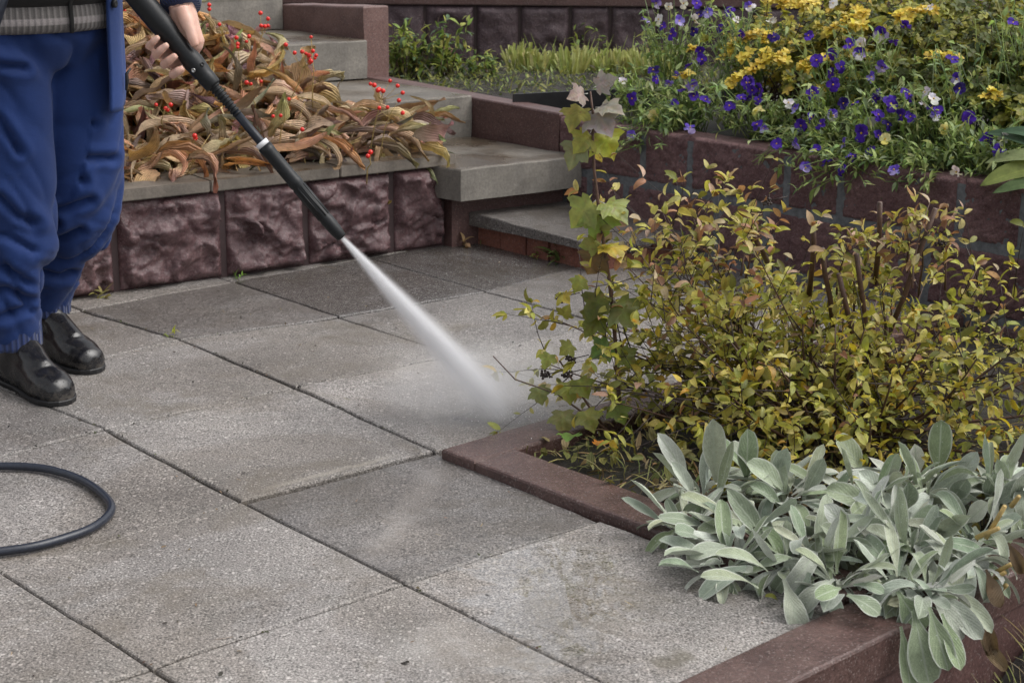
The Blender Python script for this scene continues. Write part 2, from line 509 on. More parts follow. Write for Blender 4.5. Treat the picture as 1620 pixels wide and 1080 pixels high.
# ------------------------------------------------------------------ mesh builder
class MB:
    def __init__(s):
        s.v = []
        s.f = []
        s.c = []
        s.uv = []

    def add(s, verts, faces, col=(.5, .5, .5), uvs=None):
        b = len(s.v)
        s.v.extend([tuple(p) for p in verts])
        s.f.extend([tuple(b + i for i in f) for f in faces])
        if isinstance(col, list):
            s.c.extend(col)
        else:
            s.c.extend([col] * len(verts))
        s.uv.extend(uvs if uvs else [(0, 0)] * len(verts))

    def build(s, name, mat, parent=None, smooth=True, kind=None, origin=None):
        me = bpy.data.meshes.new(name)
        vs = s.v
        if origin is not None:
            ox, oy, oz = origin
            vs = [(a - ox, b - oy, c - oz) for a, b, c in vs]
        me.from_pydata(vs, [], s.f)
        n = len(vs)
        ca = me.color_attributes.new('Col', 'FLOAT_COLOR', 'POINT')
        arr = np.ones((n, 4), np.float32)
        arr[:, :3] = np.array(s.c, np.float32).reshape(n, 3)
        ca.data.foreach_set('color', arr.ravel())
        ul = me.uv_layers.new(name='UVMap')
        li = np.empty(len(me.loops), np.int32)
        me.loops.foreach_get('vertex_index', li)
        ul.data.foreach_set('uv', np.array(s.uv, np.float32).reshape(n, 2)[li].ravel())
        if smooth:
            me.polygons.foreach_set('use_smooth', [True] * len(me.polygons))
        me.materials.append(mat)
        me.update()
        o = bpy.data.objects.new(name, me)
        COL.objects.link(o)
        if origin is not None:
            o.location = origin
        if parent is not None:
            o.parent = parent
            o.matrix_parent_inverse = Matrix.Translation(parent.location).inverted()
        if kind:
            o['kind'] = kind
        return o


def empty(name, loc, label, cat, group=None):
    o = bpy.data.objects.new(name, None)
    COL.objects.link(o)
    o.location = loc
    o.empty_display_size = .05
    tag(o, label, cat, group)
    return o


def tag(o, label, cat, group=None):
    o['label'] = label
    o['category'] = cat
    o['kind'] = 'thing'
    if group:
        o['group'] = group


def perp(d):
    d = d.normalized()
    a = Z if abs(d.z) < .9 else V((1, 0, 0))
    x = d.cross(a).normalized()
    return x, d.cross(x).normalized()


def tube(mb, pts, rad, n=6, col=(.5, .5, .5), cap=True):
    pts = [V(p) for p in pts]
    if not isinstance(rad, (list, tuple)):
        rad = [rad] * len(pts)
    k = len(pts)
    vs = []
    uvs = []
    x = None
    for i, p in enumerate(pts):
        d = (pts[min(i + 1, k - 1)] - pts[max(i - 1, 0)])
        if d.length < 1e-9:
            d = Z
        d = d.normalized()
        if x is None:
            x, y = perp(d)
        else:
            x = (x - d * x.dot(d))
            x = x.normalized() if x.length > 1e-6 else perp(d)[0]
            y = d.cross(x)
        for j in range(n):
            a = 2 * math.pi * j / n
            vs.append(p + (x * math.cos(a) + y * math.sin(a)) * rad[i])
            uvs.append((j / n, i / max(1, k - 1)))
    fs = []
    for i in range(k - 1):
        for j in range(n):
            a, b = i * n + j, i * n + (j + 1) % n
            fs.append((a, b, b + n, a + n))
    if cap:
        fs.append(tuple(range(n))[::-1])
        fs.append(tuple((k - 1) * n + j for j in range(n)))
    mb.add(vs, fs, col, uvs)


def loft(mb, rings, n=28, col=(.5, .5, .5), cap=True, a0=0., a1=2 * math.pi, pw=1.):
    """rings: (centre, axis a, axis b) where a and b carry their own radius"""
    closed = abs(a1 - a0 - 2 * math.pi) < 1e-6
    m = n if closed else n + 1
    vs, uvs, fs = [], [], []
    k = len(rings)
    for i, (c, a, b) in enumerate(rings):
        c, a, b = V(c), V(a), V(b)
        for j in range(m):
            t = a0 + (a1 - a0) * j / n
            ct, st = math.cos(t), math.sin(t)
            if pw != 1.:
                ct = math.copysign(abs(ct) ** pw, ct)
                st = math.copysign(abs(st) ** pw, st)
            vs.append(c + a * ct + b * st)
            uvs.append((j / n, i / max(1, k - 1)))
    for i in range(k - 1):
        for j in range(n):
            p, q = i * m + j, i * m + (j + 1) % m
            fs.append((p, q, q + m, p + m))
    if cap and closed:
        fs.append(tuple(range(m))[::-1])
        fs.append(tuple((k - 1) * m + j for j in range(m)))
    mb.add(vs, fs, col, uvs)


def ball(mb, c, r, n=8, col=(.5, .5, .5), sc=(1, 1, 1)):
    c = V(c)
    vs = [c + V((0, 0, r * sc[2]))]
    for i in range(1, n):
        th = math.pi * i / n
        for j in range(n):
            ph = 2 * math.pi * j / n
            vs.append(c + V((r * sc[0] * math.sin(th) * math.cos(ph), r * sc[1] * math.sin(th) * math.sin(ph), r * sc[2] * math.cos(th))))
    vs.append(c - V((0, 0, r * sc[2])))
    fs = []
    for j in range(n):
        fs.append((0, 1 + j, 1 + (j + 1) % n))
        for i in range(n - 2):
            a = 1 + i * n
            fs.append((a + j, a + n + j, a + n + (j + 1) % n, a + (j + 1) % n))
        a = 1 + (n - 2) * n
        fs.append((a + j, len(vs) - 1, a + (j + 1) % n))
    mb.add(vs, fs, col)


def prism(mb, poly, z0, z1, bev=.006, col=(.5, .5, .5), tops=None, jit=0.):
    """poly: (u, v) points; bevelled top edge; tops gives a height per corner"""
    pts = [W(u, v) for u, v in poly]
    if (pts[1] - pts[0]).cross(pts[2] - pts[1]).z < 0:
        pts = pts[::-1]
        if tops:
            tops = tops[::-1]
    n = len(pts)
    c = sum(pts, V((0, 0, 0))) / n
    tops = tops or [z1] * n
    def inset(i, d):
        p0, p, p1 = pts[i - 1], pts[i], pts[(i + 1) % n]
        a = (p - p0).normalized()
        b = (p1 - p).normalized()
        na, nb = V((-a.y, a.x, 0)), V((-b.y, b.x, 0))
        m = (na + nb)
        return p + m * (d / max(.3, (1 + na.dot(nb))))
    L = []
    for z_, d, tp in ((z0, 0, 0), (None, 0, -bev), (None, bev * .35, -bev * .3), (None, bev, 0)):
        for i in range(n):
            p = inset(i, d)
            L.append(V((p.x, p.y, z0 if z_ is not None else tops[i] + tp)))
    # subdivide top for bump-free shading: plain cap is enough
    fs = [tuple(range(n))[::-1]]
    for r in range(3):
        for i in range(n):
            a, b = r * n + i, r * n + (i + 1) % n
            fs.append((a, b, b + n, a + n))
    fs.append(tuple(3 * n + i for i in range(n)))
    mb.add(L, fs, col)


def wprof_oval(t):
    return math.sin(math.pi * min(1, t ** .8)) ** .75


def wprof_lance(t):
    return math.sin(math.pi * t ** .7) ** 1.1


def wprof_lamb(t):
    if t < .22:
        return .16 + .2 * (t / .22) ** 2
    q = (t - .22) / .78
    return .36 + .64 * math.sin(math.pi * .5 * min(1, q / .5)) if q < .5 else math.sqrt(max(0., 1 - ((q - .5) / .5) ** 2.4))


def wprof_dry(t):
    return max(.06, math.sin(math.pi * t ** .75) ** .8)


def wprof_blade(t):
    return .75 * (1 - t ** 2.5) + .1


def leaf(mb, p, d, up, L, Wd, prof=wprof_oval, bend=0., fold=.3, twist=0., segs=5, across=2, col=(.2, .2, .05), wav=0., roll=0., jitter=.0, col2=None):
    """a leaf blade: starts at p along d, bends about its side axis, folds along its midrib"""
    d = V(d).normalized()
    up = V(up)
    x = d.cross(up)
    if x.length < 1e-4:
        x = perp(d)[0]
    x.normalize()
    nrm = x.cross(d).normalized()
    pos = V(p)
    st = L / segs
    vs, uvs, cs = [], [], []
    ph = rnd(0, 6.28)
    for i in range(segs + 1):
        t = i / segs
        w_ = Wd * .5 * prof(t)
        for j in range(across + 1):
            s = (j / across) * 2 - 1
            ang = fold + roll * t
            off = x * (w_ * s * math.cos(ang * abs(s))) + nrm * (w_ * abs(s) * math.sin(ang) + wav * Wd * math.sin(ph + t * 9 + s * 2.2) * abs(s))
            vs.append(pos + off)
            uvs.append((j / across, t))
            cs.append(tuple(col[k] * (1 - t) + col2[k] * t for k in range(3)) if col2 else col)
        b = -bend * (st / L) + rnd(-jitter, jitter)
        q = Matrix.Rotation(b, 3, x)
        d = (q @ d).normalized()
        nrm = (q @ nrm).normalized()
        if twist or jitter:
            q = Matrix.Rotation(twist / segs + rnd(-jitter, jitter) * .8, 3, d)
            x = (q @ x).normalized()
            nrm = (q @ nrm).normalized()
        pos = pos + d * st
    m = across + 1
    fs = []
    for i in range(segs):
        for j in range(across):
            a = i * m + j
            fs.append((a, a + 1, a + 1 + m, a + m))
    mb.add(vs, fs, cs, uvs)
    return pos


def jcol(c, s=.15):
    k = rnd(1 - s, 1 + s)
    return tuple(max(0., x * k * rnd(1 - s * .4, 1 + s * .4)) for x in c)


def rvec():
    a = rnd(0, 6.2832)
    z = rnd(-1, 1)
    r = math.sqrt(1 - z * z)
    return V((r * math.cos(a), r * math.sin(a), z))


def remesh(o, voxel, smooth=6, fac=.5, decim=0):
    m = o.modifiers.new('r', 'REMESH')
    m.mode = 'VOXEL'
    m.voxel_size = voxel
    m.use_smooth_shade = True
    s = o.modifiers.new('s', 'SMOOTH')
    s.iterations = smooth
    s.factor = fac
    dg = bpy.context.evaluated_depsgraph_get()
    dg.update()
    me = bpy.data.meshes.new_from_object(o.evaluated_get(dg))
    mats = list(o.data.materials)
    o.modifiers.clear()
    o.data = me
    if not me.materials:
        for mm in mats:
            me.materials.append(mm)
    me.polygons.foreach_set('use_smooth', [True] * len(me.polygons))
    return o


def displace(o, fn):
    me = o.data
    n = len(me.vertices)
    co = np.empty(n * 3, np.float32)
    no = np.empty(n * 3, np.float32)
    me.vertices.foreach_get('co', co)
    me.vertices.foreach_get('normal', no)
    co = co.reshape(n, 3)
    no = no.reshape(n, 3)
    for i in range(n):
        d = fn(V(co[i]), V(no[i]))
        co[i] += no[i] * d
    me.vertices.foreach_set('co', co.ravel())
    me.update()


# ================================================================== SETTING
# --- ground: one sheet to the horizon, below the terrace
mb = MB()
mb.add([(-80, -80, -.42), (80, -80, -.42), (80, 80, -.42), (-80, 80, -.42)], [(0, 1, 2, 3)])
mb.build('ground', M['soil'], kind='structure', smooth=False)


def soil_sheet(name, poly, z, amp=.02, res=.06, fn=None, lim=None):
    us = [p[0] for p in poly]
    vs_ = [p[1] for p in poly]
    nu = max(2, int((max(us) - min(us)) / res))
    nv = max(2, int((max(vs_) - min(vs_)) / res))
    b = MB()
    vs, fs = [], []
    for i in range(nu + 1):
        for j in range(nv + 1):
            u = min(us) + (max(us) - min(us)) * i / nu
            v = min(vs_) + (max(vs_) - min(vs_)) * j / nv
            if lim:
                v = min(v, lim(u))
            P = W(u, v)
            h = z + amp * noise.noise(P * 9) + amp * .6 * noise.noise(P * 25)
            if fn:
                h += fn(u, v)
            vs.append((P.x, P.y, h))
    for i in range(nu):
        for j in range(nv):
            a = i * (nv + 1) + j
            fs.append((a, a + nv + 1, a + nv + 2, a + 1))
    b.add(vs, fs)
    return b.build(name, M['soil'], kind='structure')


# bedding under the paving
mb = MB()
prism(mb, [(-4, -1.6), (2.3, -1.6), (2.3, 1.66), (-4, 1.66)], -.41, -.030, .002)
mb.build('paving_bed', M['soil'], kind='structure', smooth=False)

# --- paving slabs, corner by corner from the joints
G = {}
rowv = {-3: -1.5, -2: -1.02, -1: -.54, 0: -.03, 1: .505, 2: 1.0, 3: 1.588}
for c in range(-7, 6):
    for r in range(-3, 4):
        G[(c, r)] = (.5 * c, rowv[r] + (.012 * c if r < 1 else 0) * (1 if c < 2 else .3))
for k, px in {(0, 1): (380, 793), (0, 2): (640, 922), (0, 0): (165, 678), (1, 0): (467, 612), (1, -1): (285, 537), (-1, 2): (240, 1055), (-1, 1): (2, 905),
              (1, 1): (688, 712)}.items():
    G[k] = toUV(onz(*px))
for k, px in {(2, -1): (610, 487), (3, -1): (853, 443), (2, 0): (677, 573), (3, 0): (880, 533)}.items():
    G[k] = (G[k][0] - .012, toUV(onz(*px))[1])
G[(4, -1)] = (2.0, -.50)
G[(4, 0)] = (2.0, .03)
for c in range(2, 6):
    G[(c, 1)] = (.5 * c, .556)
G[(1, 2)] = (.452, 1.03)
G[(1, 3)] = (.452, 1.588)
G[(0, 3)] = (-.02, 1.588)
mb = MB()
drop = {(0, 1, 0, 1): -.001, (0, 1, 1, 1): -.003, (0, 1, 1, 2): -.001}
wetmap = {(1, -2): .75, (2, -2): 1., (3, -2): 1., (2, -1): .5, (3, -1): .45, (4, -1): .9, (4, -2): 1., (0, 1): .75, (0, 2): .35, (1, 0): .3, (2, 0): .35, (-1, 0): .45, (-1, -1): .5, (0, -2): .5}
for c in range(-7, 5):
    for r in range(-3, 3):
        if r >= 1 and c >= 1:
            continue
        P = [G[(c, r)], G[(c + 1, r)], G[(c + 1, r + 1)], G[(c, r + 1)]]
        cu = sum(p[0] for p in P) / 4
        cv = sum(p[1] for p in P) / 4
        gap = random.choice((.0018, .0026, .0034, .004))
        Q = []
        for (u, v) in P:
            Q.append((u + (gap if u < cu else -gap), v + (gap if v < cv else -gap)))
        if (c, r) == (0, 1):       # the widest joint, slab edge drawn back so the gap reads dark
            Q[0] = (Q[0][0] + .003, Q[0][1] + .006)
            Q[1] = (Q[1][0], Q[1][1] + .010)
        z = rnd(-.002, .002)
        tops = []
        for i, (a, b) in enumerate(((0, 0), (1, 0), (1, 1), (0, 1))):
            tops.append(z + rnd(-.0018, .0018) + drop.get((c, r, a, r + b) if (c, r) == (0, 1) else None, 0.))
        ti = rnd(.84, 1.10)
        prism(mb, Q, -.055, 0, .0045, (ti, wetmap.get((c, r), .25), 0), tops)
pave = mb.build('pavement', M['paving'], kind='structure', smooth=False)

# --- soil: shrub bed, planter, back bed, upper terrace
soil_sheet('shrub_bed_soil', [(.55, .65), (3.2, .65), (3.2, 1.6), (.55, 1.6)], -.015, .018, .04)
PL = lambda u: -1.14 + (u - .5) * .122          # front line of the planter wall


def heap(u, v):
    d = PL(u) - v
    return .32 * sstep((d - .10) / 1.0) * sstep((1.98 - u) / .45) + .04 * math.sin(u * 5.2 + 1) * sstep(d / .3)


soil_sheet('planter_soil', [(-2.6, -3.2), (1.72, -3.2), (1.72, -.98), (-2.6, -.98)], .262, .015, .06, lambda u, v: heap(u, v) * .85, lambda u: PL(u) - .03)
soil_sheet('flower_bed_soil', [(2.36, -5.2), (6.5, -5.2), (6.5, 2.2), (2.36, 2.2)], .345, .02, .1, lambda u, v: .035 * sstep((-v - .9) / .5))
mb = MB()
mb.add([(-12, 7.5, .60), (12, 7.5, .60), (12, 30, .75), (-12, 30, .75)], [(0, 1, 2, 3)])
mb.build('upper_terrace_ground', M['soil'], kind='structure', smooth=False)
# fill under the raised beds so nothing is seen below them
mb = MB()
prism(mb, [(2.42, -6.5), (9, -6.5), (9, 2.2), (2.42, 2.2)], -.41, .29, .002)
prism(mb, [(-2.6, -6.5), (1.7, -6.5), (1.7, -1.5), (-2.6, -1.5)], -.41, .2, .002)
mb.build('terrace_fill', M['soil'], kind='structure', smooth=False)


# ------------------------------------------------------------------ block walls
def split_block(mb, P0, a, n, s0, s1, z0, z1, amp=.03, res=.011, seed=0, border=.012, freq=7., mode='split'):
    """one block face from s0..s1 along a, z0..z1 high, pushed out along n"""
    ns = max(3, int((s1 - s0) / res))
    nz = max(3, int((z1 - z0) / res))
    vs, fs = [], []
    tilt = V((rnd(-1, 1), 0, rnd(-1, 1)))
    for i in range(ns + 1):
        for j in range(nz + 1):
            s = s0 + (s1 - s0) * i / ns
            z = z0 + (z1 - z0) * j / nz
            e = min(s - s0, s1 - s, z - z0, z1 - z)
            q = V((s * freq + seed * 7.3, z * freq, seed * 3.1))
            if mode == 'split':
                wq = q * 1.05 + V((noise.noise(q * 1.7), noise.noise(q * 1.7 + V((5, 0, 0))), 0)) * .5
                h = 0.
                for fr, am in ((1.0, .55), (2.3, .30), (5.2, .11)):
                    cp_ = noise.voronoi(wq * fr)[1][0]
                    hv = noise.noise_vector(cp_ * 13.7 + V((.31, .77, .13)))
                    dq = wq * fr - cp_
                    h += am * (.75 * hv.z + 1.25 * (hv.x * dq.x + hv.y * dq.y))
                h += .25 * (tilt.x * (i / ns - .5) + tilt.z * (j / nz - .5)) + .22 * noise.fractal(q * 2.4, .9, 2.1, 5)
                d = max(-.002, amp * (h + .30)) * sstep(e / (border * 1.8)) + .004 * sstep(e / .005) - .004
            else:
                h = .6 * noise.fractal(q * 1.3, .8, 2.1, 6) + .5 * noise.noise(q * 6) + .35 * noise.noise(q * 14)
                d = amp * (h + .6) * sstep(e / border) - .003
            P = P0 + a * s + V((0, 0, z)) + n * d
            vs.append(P)
    for i in range(ns):
        for j in range(nz):
            k = i * (nz + 1) + j
            fs.append((k, k + nz + 1, k + nz + 2, k + 1))
    # side skirts back into the joint
    b = len(vs)
    rim = [i * (nz + 1) for i in range(ns + 1)] + [ns * (nz + 1) + j for j in range(1, nz + 1)] + [i * (nz + 1) + nz for i in range(ns - 1, -1, -1)] + [j for j in range(nz - 1, 0, -1)]
    for k in rim:
        vs.append(vs[k] - n * .02)
    m = len(rim)
    for k in range(m):
        fs.append((rim[k], b + k, b + (k + 1) % m, rim[(k + 1) % m]))
    if a.cross(Z).dot(n) < 0:
        fs = [f[::-1] for f in fs]
    mb.add(vs, fs)


def wbox(mb, P0, a, n, s0, s1, z0, z1, d0, d1, bev=0.):
    """box: along a, up, along n from d0 to d1"""
    vs = []
    for s in (s0, s1):
        for z in (z0, z1):
            for d in (d0, d1):
                vs.append(P0 + a * s + Z * z + n * d)
    fs = [(0, 1, 3, 2), (4, 6, 7, 5), (0, 4, 5, 1), (2, 3, 7, 6), (0, 2, 6, 4), (1, 5, 7, 3)]
    if a.cross(Z).dot(n) > 0:
        fs = [f[::-1] for f in fs]
    mb.add(vs, fs)


def bevel_obj(o, wd=.004, seg=2):
    b = bmesh.new()
    b.from_mesh(o.data)
    bmesh.ops.recalc_face_normals(b, faces=b.faces)
    bmesh.ops.bevel(b, geom=list(b.edges), offset=wd, segments=seg, affect='EDGES', clamp_overlap=True)
    b.to_mesh(o.data)
    b.free()
    return o


# planter wall, left back
P0 = W(.5, PL(.5))
A1 = (W(1.85, PL(1.85)) - W(.5, PL(.5))).normalized()
N1 = V((A1.y, -A1.x, 0))
t = empty('block_wall', P0, 'low planter wall of large wet burgundy split stone blocks behind the boots', 'wall')
b1 = MB()
b2 = MB()
jx = []
for px, py in ((193, 466), (360, 440), (486, 420), (625, 402)):
    u, v = toUV(onz(px, py))
    jx.append((W(u, v) - P0).dot(A1))
edges = [jx[0] - 1.0 * k * .34 for k in range(6, 0, -1)] + jx + [(W(1.80, PL(1.8)) - P0).dot(A1)]
for i in range(len(edges) - 1):
    split_block(b1, P0 + N1 * -.008, A1, N1, edges[i] + .010, edges[i + 1] - .010, .004, .262, .068, .007, 3 + i)
wbox(b2, P0, A1, N1, edges[0], edges[-1] - .001, -.04, .264, -.16, -.014)
b2.build('joint', M['joint'], t, smooth=False)
b1.build('blockwork', M['rock'], t)
ce = [edges[0]]
for px, py in ((322, 282), (532, 262)):
    ce.append((onz(px, py, .30) - P0).dot(A1))
ce = [ce[0], ce[1] - 1.5, ce[1] - .98, ce[1] - .49, ce[1], ce[2], (onz(718, 243, .30) - P0).dot(A1)]
for i in range(len(ce) - 1):
    q = MB()
    wbox(q, P0, A1, N1, ce[i] + .0015, ce[i + 1] - .0015, .265 + rnd(0, .001), .30 + rnd(-.0015, .0015), -.20, .016)
    o = q.build('coping_slab', M['coping'], t, smooth=False)
    bevel_obj(o, .003)

# right garden wall of crumbly blocks
UW = 2.25
t = empty('block_wall', W(UW, 0), 'rough burgundy block wall with grey mortar under the pansies', 'wall')
P2 = W(UW, 0)
N2 = -E1
b1, b2 = MB(), MB()
top = [-.925, -.544, -.345, .034, .228, .622, .815, 1.2, 1.4, 1.8, 2.2]
for i in range(len(top) - 1):
    g = .011
    split_block(b1, P2, E2, N2, top[i] + (g if i else 0), top[i + 1] - g, .218 + .006, .386 + .003 * math.sin(i * 3), .012, .0065, 40 + i, .006, 16, 'rough')
mid = [-.9, -.78, -.615, -.23, -.036, .33, .53, .9, 1.1, 1.5, 1.7, 2.2]
for i in range(len(mid) - 1):
    split_block(b1, P2, E2, N2, mid[i] + .011, mid[i + 1] - .011, .03, .201, .012, .0075, 70 + i, .006, 16, 'rough')
low = [-.9, -.5, -.1, .3, .7, 1.1, 1.5, 2.2]
for i in range(len(low) - 1):
    split_block(b1, P2, E2, N2, low[i] + .011, low[i + 1] - .011, -.16, .010, .012, .014, 90 + i, .006, 16, 'rough')
# mass behind the faces, with its own top
wbox(b1, P2, E2, N2, top[0] + .004, 2.2, .30, .383, -.12, -.006)
split_block(b1, P2 + E2 * (top[0] + .012) + E1 * .12, -E1, -E2, .0, .122, .20, .384, .010, .007, 120, .005, 16, 'rough')
b1.build('blockwork', M['rough'], t)
wbox(b2, P2, E2, N2, top[0] + .012, 2.2, -.2, .372, -.13, -.001)
b2.build('mortar', M['mortar'], t, smooth=False)

# back wall
t = empty('block_wall', (0, 7.3, .38), 'dark burgundy split block wall closing the bed at the back', 'wall')
b1, b2 = MB(), MB()
A3 = V((1, -.012, 0)).normalized()
N3 = V((A3.y, -A3.x, 0))
P3 = V((0, 7.32, 0))
je = [ony(x, 60, 7.3).x for x in (515, 596, 672, 752, 822, 902, 965, 1040, 1110)]
je = [je[0] - .22 * k for k in range(8, 0, -1)] + je + [je[-1] + .22 * k for k in range(1, 18)]
for i in range(len(je) - 1):
    split_block(b1, P3, A3, N3, je[i] + .007, je[i + 1] - .007, .37, .618, .026, .012, 200 + i)
wbox(b2, P3, A3, N3, je[0], je[-1], .2, .62, -.2, -.010)
b2.build('joint', M['joint'], t, smooth=False)
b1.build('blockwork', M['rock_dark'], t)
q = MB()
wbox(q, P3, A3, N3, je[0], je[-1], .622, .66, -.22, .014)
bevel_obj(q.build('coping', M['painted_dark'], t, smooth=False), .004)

# ------------------------------------------------------------------ steps
def step_obj(name, poly, z0, z1, mat, label, tops=None, cat='step'):
    q = MB()
    prism(q, poly, z0, z1, .006, tops=tops)
    o = q.build(name, mat, smooth=False)
    tag(o, label, cat)
    return o


def rough_edges(o, amp=.0035, cuts=.05):
    b = bmesh.new()
    b.from_mesh(o.data)
    es = [e for e in b.edges if e.calc_length() > cuts]
    for _ in range(3):
        es = [e for e in b.edges if e.calc_length() > cuts]
        bmesh.ops.subdivide_edges(b, edges=es, cuts=1, use_grid_fill=True)
    for v in b.verts:
        v.co += V((noise.noise(v.co * 23), noise.noise(v.co * 23 + V((9, 0, 0))), noise.noise(v.co * 23 + V((0, 9, 0))))) * amp
    bmesh.ops.triangulate(b, faces=[f for f in b.faces if len(f.verts) > 4])
    b.to_mesh(o.data)
    b.free()


rough_edges(pave, .0022, .06)
s2 = step_obj('concrete_step', [(1.765, -.872), (2.246, -.815), (2.246, -1.45), (1.70, -1.50)], .165, .27, M['concrete'],
              'wet concrete step jutting out above the brick based slab, second from the bottom')
rough_edges(s2)
q = MB()
prism(q, [(1.802, -.958), (2.246, -.90), (2.246, -1.4), (1.802, -1.4)], -.04, .164, .003)
q.build('riser', M['painted_dark'], s2, smooth=False)
s3 = step_obj('concrete_step', [(1.62, -1.44), (2.246, -1.365), (2.31, -2.3), (1.62, -2.3)], .20, .415, M['concrete'],
              'wet concrete step right of the withered leaves, third from the bottom')
rough_edges(s3)
s4 = step_obj('concrete_step', [(1.55, -2.04), (2.246, -1.955), (2.246, -2.8), (1.55, -2.8)], .42, .562, M['concrete'],
              'concrete step with a fallen leaf beside the burgundy end block, fourth from the bottom')
rough_edges(s4)
s5 = step_obj('concrete_step', [(.6, -2.64), (2.246, -2.49), (2.3, -3.4), (.55, -3.4)], .565, .72, M['concrete'],
              'topmost visible step, its riser streaked white and dark')
rough_edges(s5)
# bottom step: aggregate slab on red bricks
t = empty('paving_slab_step', W(2.0, -.6), 'lowest step, a grey aggregate slab laid on red bricks', 'step')
q = MB()
prism(q, [(1.868, -.948), (1.883, -.385), (2.246, -.345), (2.246, -.90)], .066, .09, .004, (.95, .7, 0), [.108, .089, .087, .105])
o = q.build('slab', M['paving'], t, smooth=False)
rough_edges(o, .003)
q = MB()
x = -.945
k = 0
while x < -.42:
    wdt = .112 + .012 * math.sin(k * 2.1)
    y = min(x + wdt - .006, -.405)
    prism(q, [(1.905 + .004 * math.sin(k * 5), x), (1.905 + .004 * math.sin(k * 5), y), (2.0, y), (2.0, x)], -.04, .0655 + .015 * (-(x + y) / 2 - .4) / .55, .004)
    x += wdt
    k += 1
x = 1.905
while x < 2.24:
    y = min(x + .118, 2.244)
    prism(q, [(x, -.405), (y - .006, -.405 + .012), (y - .006, -.5), (x, -.5)], -.04, .0648, .004)
    x += .12
o = q.build('bricks', M['brick'], t, smooth=False)
q = MB()
prism(q, [(1.913, -.94), (1.913, -.415), (2.24, -.40), (2.24, -.94)], -.04, .063, .001)
q.build('mortar', M['joint'], t, smooth=False)

# side blocks of the stair
o = step_obj('side_block', [(2.25, -1.985), (2.25, -.927), (2.355, -.927), (2.355, -1.985)], .1, .415, M['painted_dark'],
             'smooth burgundy kerb block along the right side of the wet steps', tops=[.422, .398, .392, .418], cat='stair kerb')
rough_edges(o, .0025)
o = step_obj('side_block', [(2.25, -2.50), (2.25, -1.977), (2.362, -1.970), (2.362, -2.50)], .3, .675, M['painted'],
             'tall burgundy end block beside the fourth step in front of the back wall', tops=[.66, .682, .682, .66], cat='stair kerb')
rough_edges(o, .0025)

# ------------------------------------------------------------------ kerbs round the shrub bed
def kerb(poly, z1, label, z0=-.05, tops=None):
    q = MB()
    prism(q, poly, z0, z1, .006, tops=tops)
    o = q.build('garden_kerb', M['kerb'], smooth=False)
    tag(o, label, 'kerb')
    rough_edges(o, .0022, .06)
    return o


kerb([(.456, .566), (2.24, .566), (2.24, .668), (.456, .668)], .017, 'wet brown kerb behind the shrub, where the water jet lands', -.05, [.019, .02, .02, .019])
kerb([(.456, .671), (.567, .671), (.567, 1.586), (.456, 1.586)], .02, 'brown kerb with a dark outer face running to the silvery leaves', -.05, [.018, .021, .024, .02])
kerb([(-1.6, 1.595), (3.6, 1.595), (3.6, 1.712), (-1.6, 1.712)], .02, 'burgundy front kerb under the hanging silvery leaves at the terrace edge', -.05, [.02, .02, .02, .02])
q = MB()
prism(q, [(-1.6, 1.60), (3.6, 1.60), (3.6, 1.706), (-1.6, 1.706)], -.41, -.052, .002)
o = q.build('retaining_wall', M['painted_dark'], smooth=False)
tag(o, 'dark concrete retaining wall below the front kerb, earth stained at the right', 'wall')

# plastic edging in the back bed
P = [onz(x, y, .43) for x, y in ((812, 149), (930, 143), (1060, 137), (1200, 132))]
q = MB()
for i in range(len(P) - 1):
    a = (P[i + 1] - P[i]).normalized()
    n = V((a.y, -a.x, 0))
    L_ = (P[i + 1] - P[i]).length
    wbox(q, V((P[i].x, P[i].y, 0)), a, n, 0, L_, .34, .43, -.006, .004)
o = q.build('bed_edging', M['edging'], smooth=False)
tag(o, 'black plastic edging strip in front of the clipped green tufts', 'edging')
#@@PART2
# ================================================================== PERSON
FD = V((.751, -.661, 0))           # the way the person faces
LD = V((.661, .751, 0))            # the person's left
PEL = V((-1.10, 3.90, 0))
person = empty('person', (PEL.x, PEL.y, 0), 'person in blue work jacket, blue trousers and black rubber boots holding the black lance', 'person')

# --- the lance comes first, the hands close round it
LA = ony(279, 67, 3.62)
LN = ony(541, 376, 3.61)
LD_ = (LN - LA).normalized()       # towards the nozzle
LL = (LN - LA).length
view = (LA - CAM).normalized()
LS = LD_.cross(view).normalized()   # sideways in the picture
if LS.dot(_rt) < 0:
    LS = -LS                        # right and up in the picture
LB = LS.cross(LD_).normalized()
if LB.dot(view) < 0:
    LB = -LB                        # away from the camera


def lathe(mb, P, d, prof, n=20, col=(.5, .5, .5), sq=1.):
    x, y = LS, LB
    loft(mb, [(P + d * t_, x * r_, y * r_ * sq) for t_, r_ in prof], n, col)


def axt(px, py):
    return (onplane(px, py, LA, view) - LA).dot(LD_)


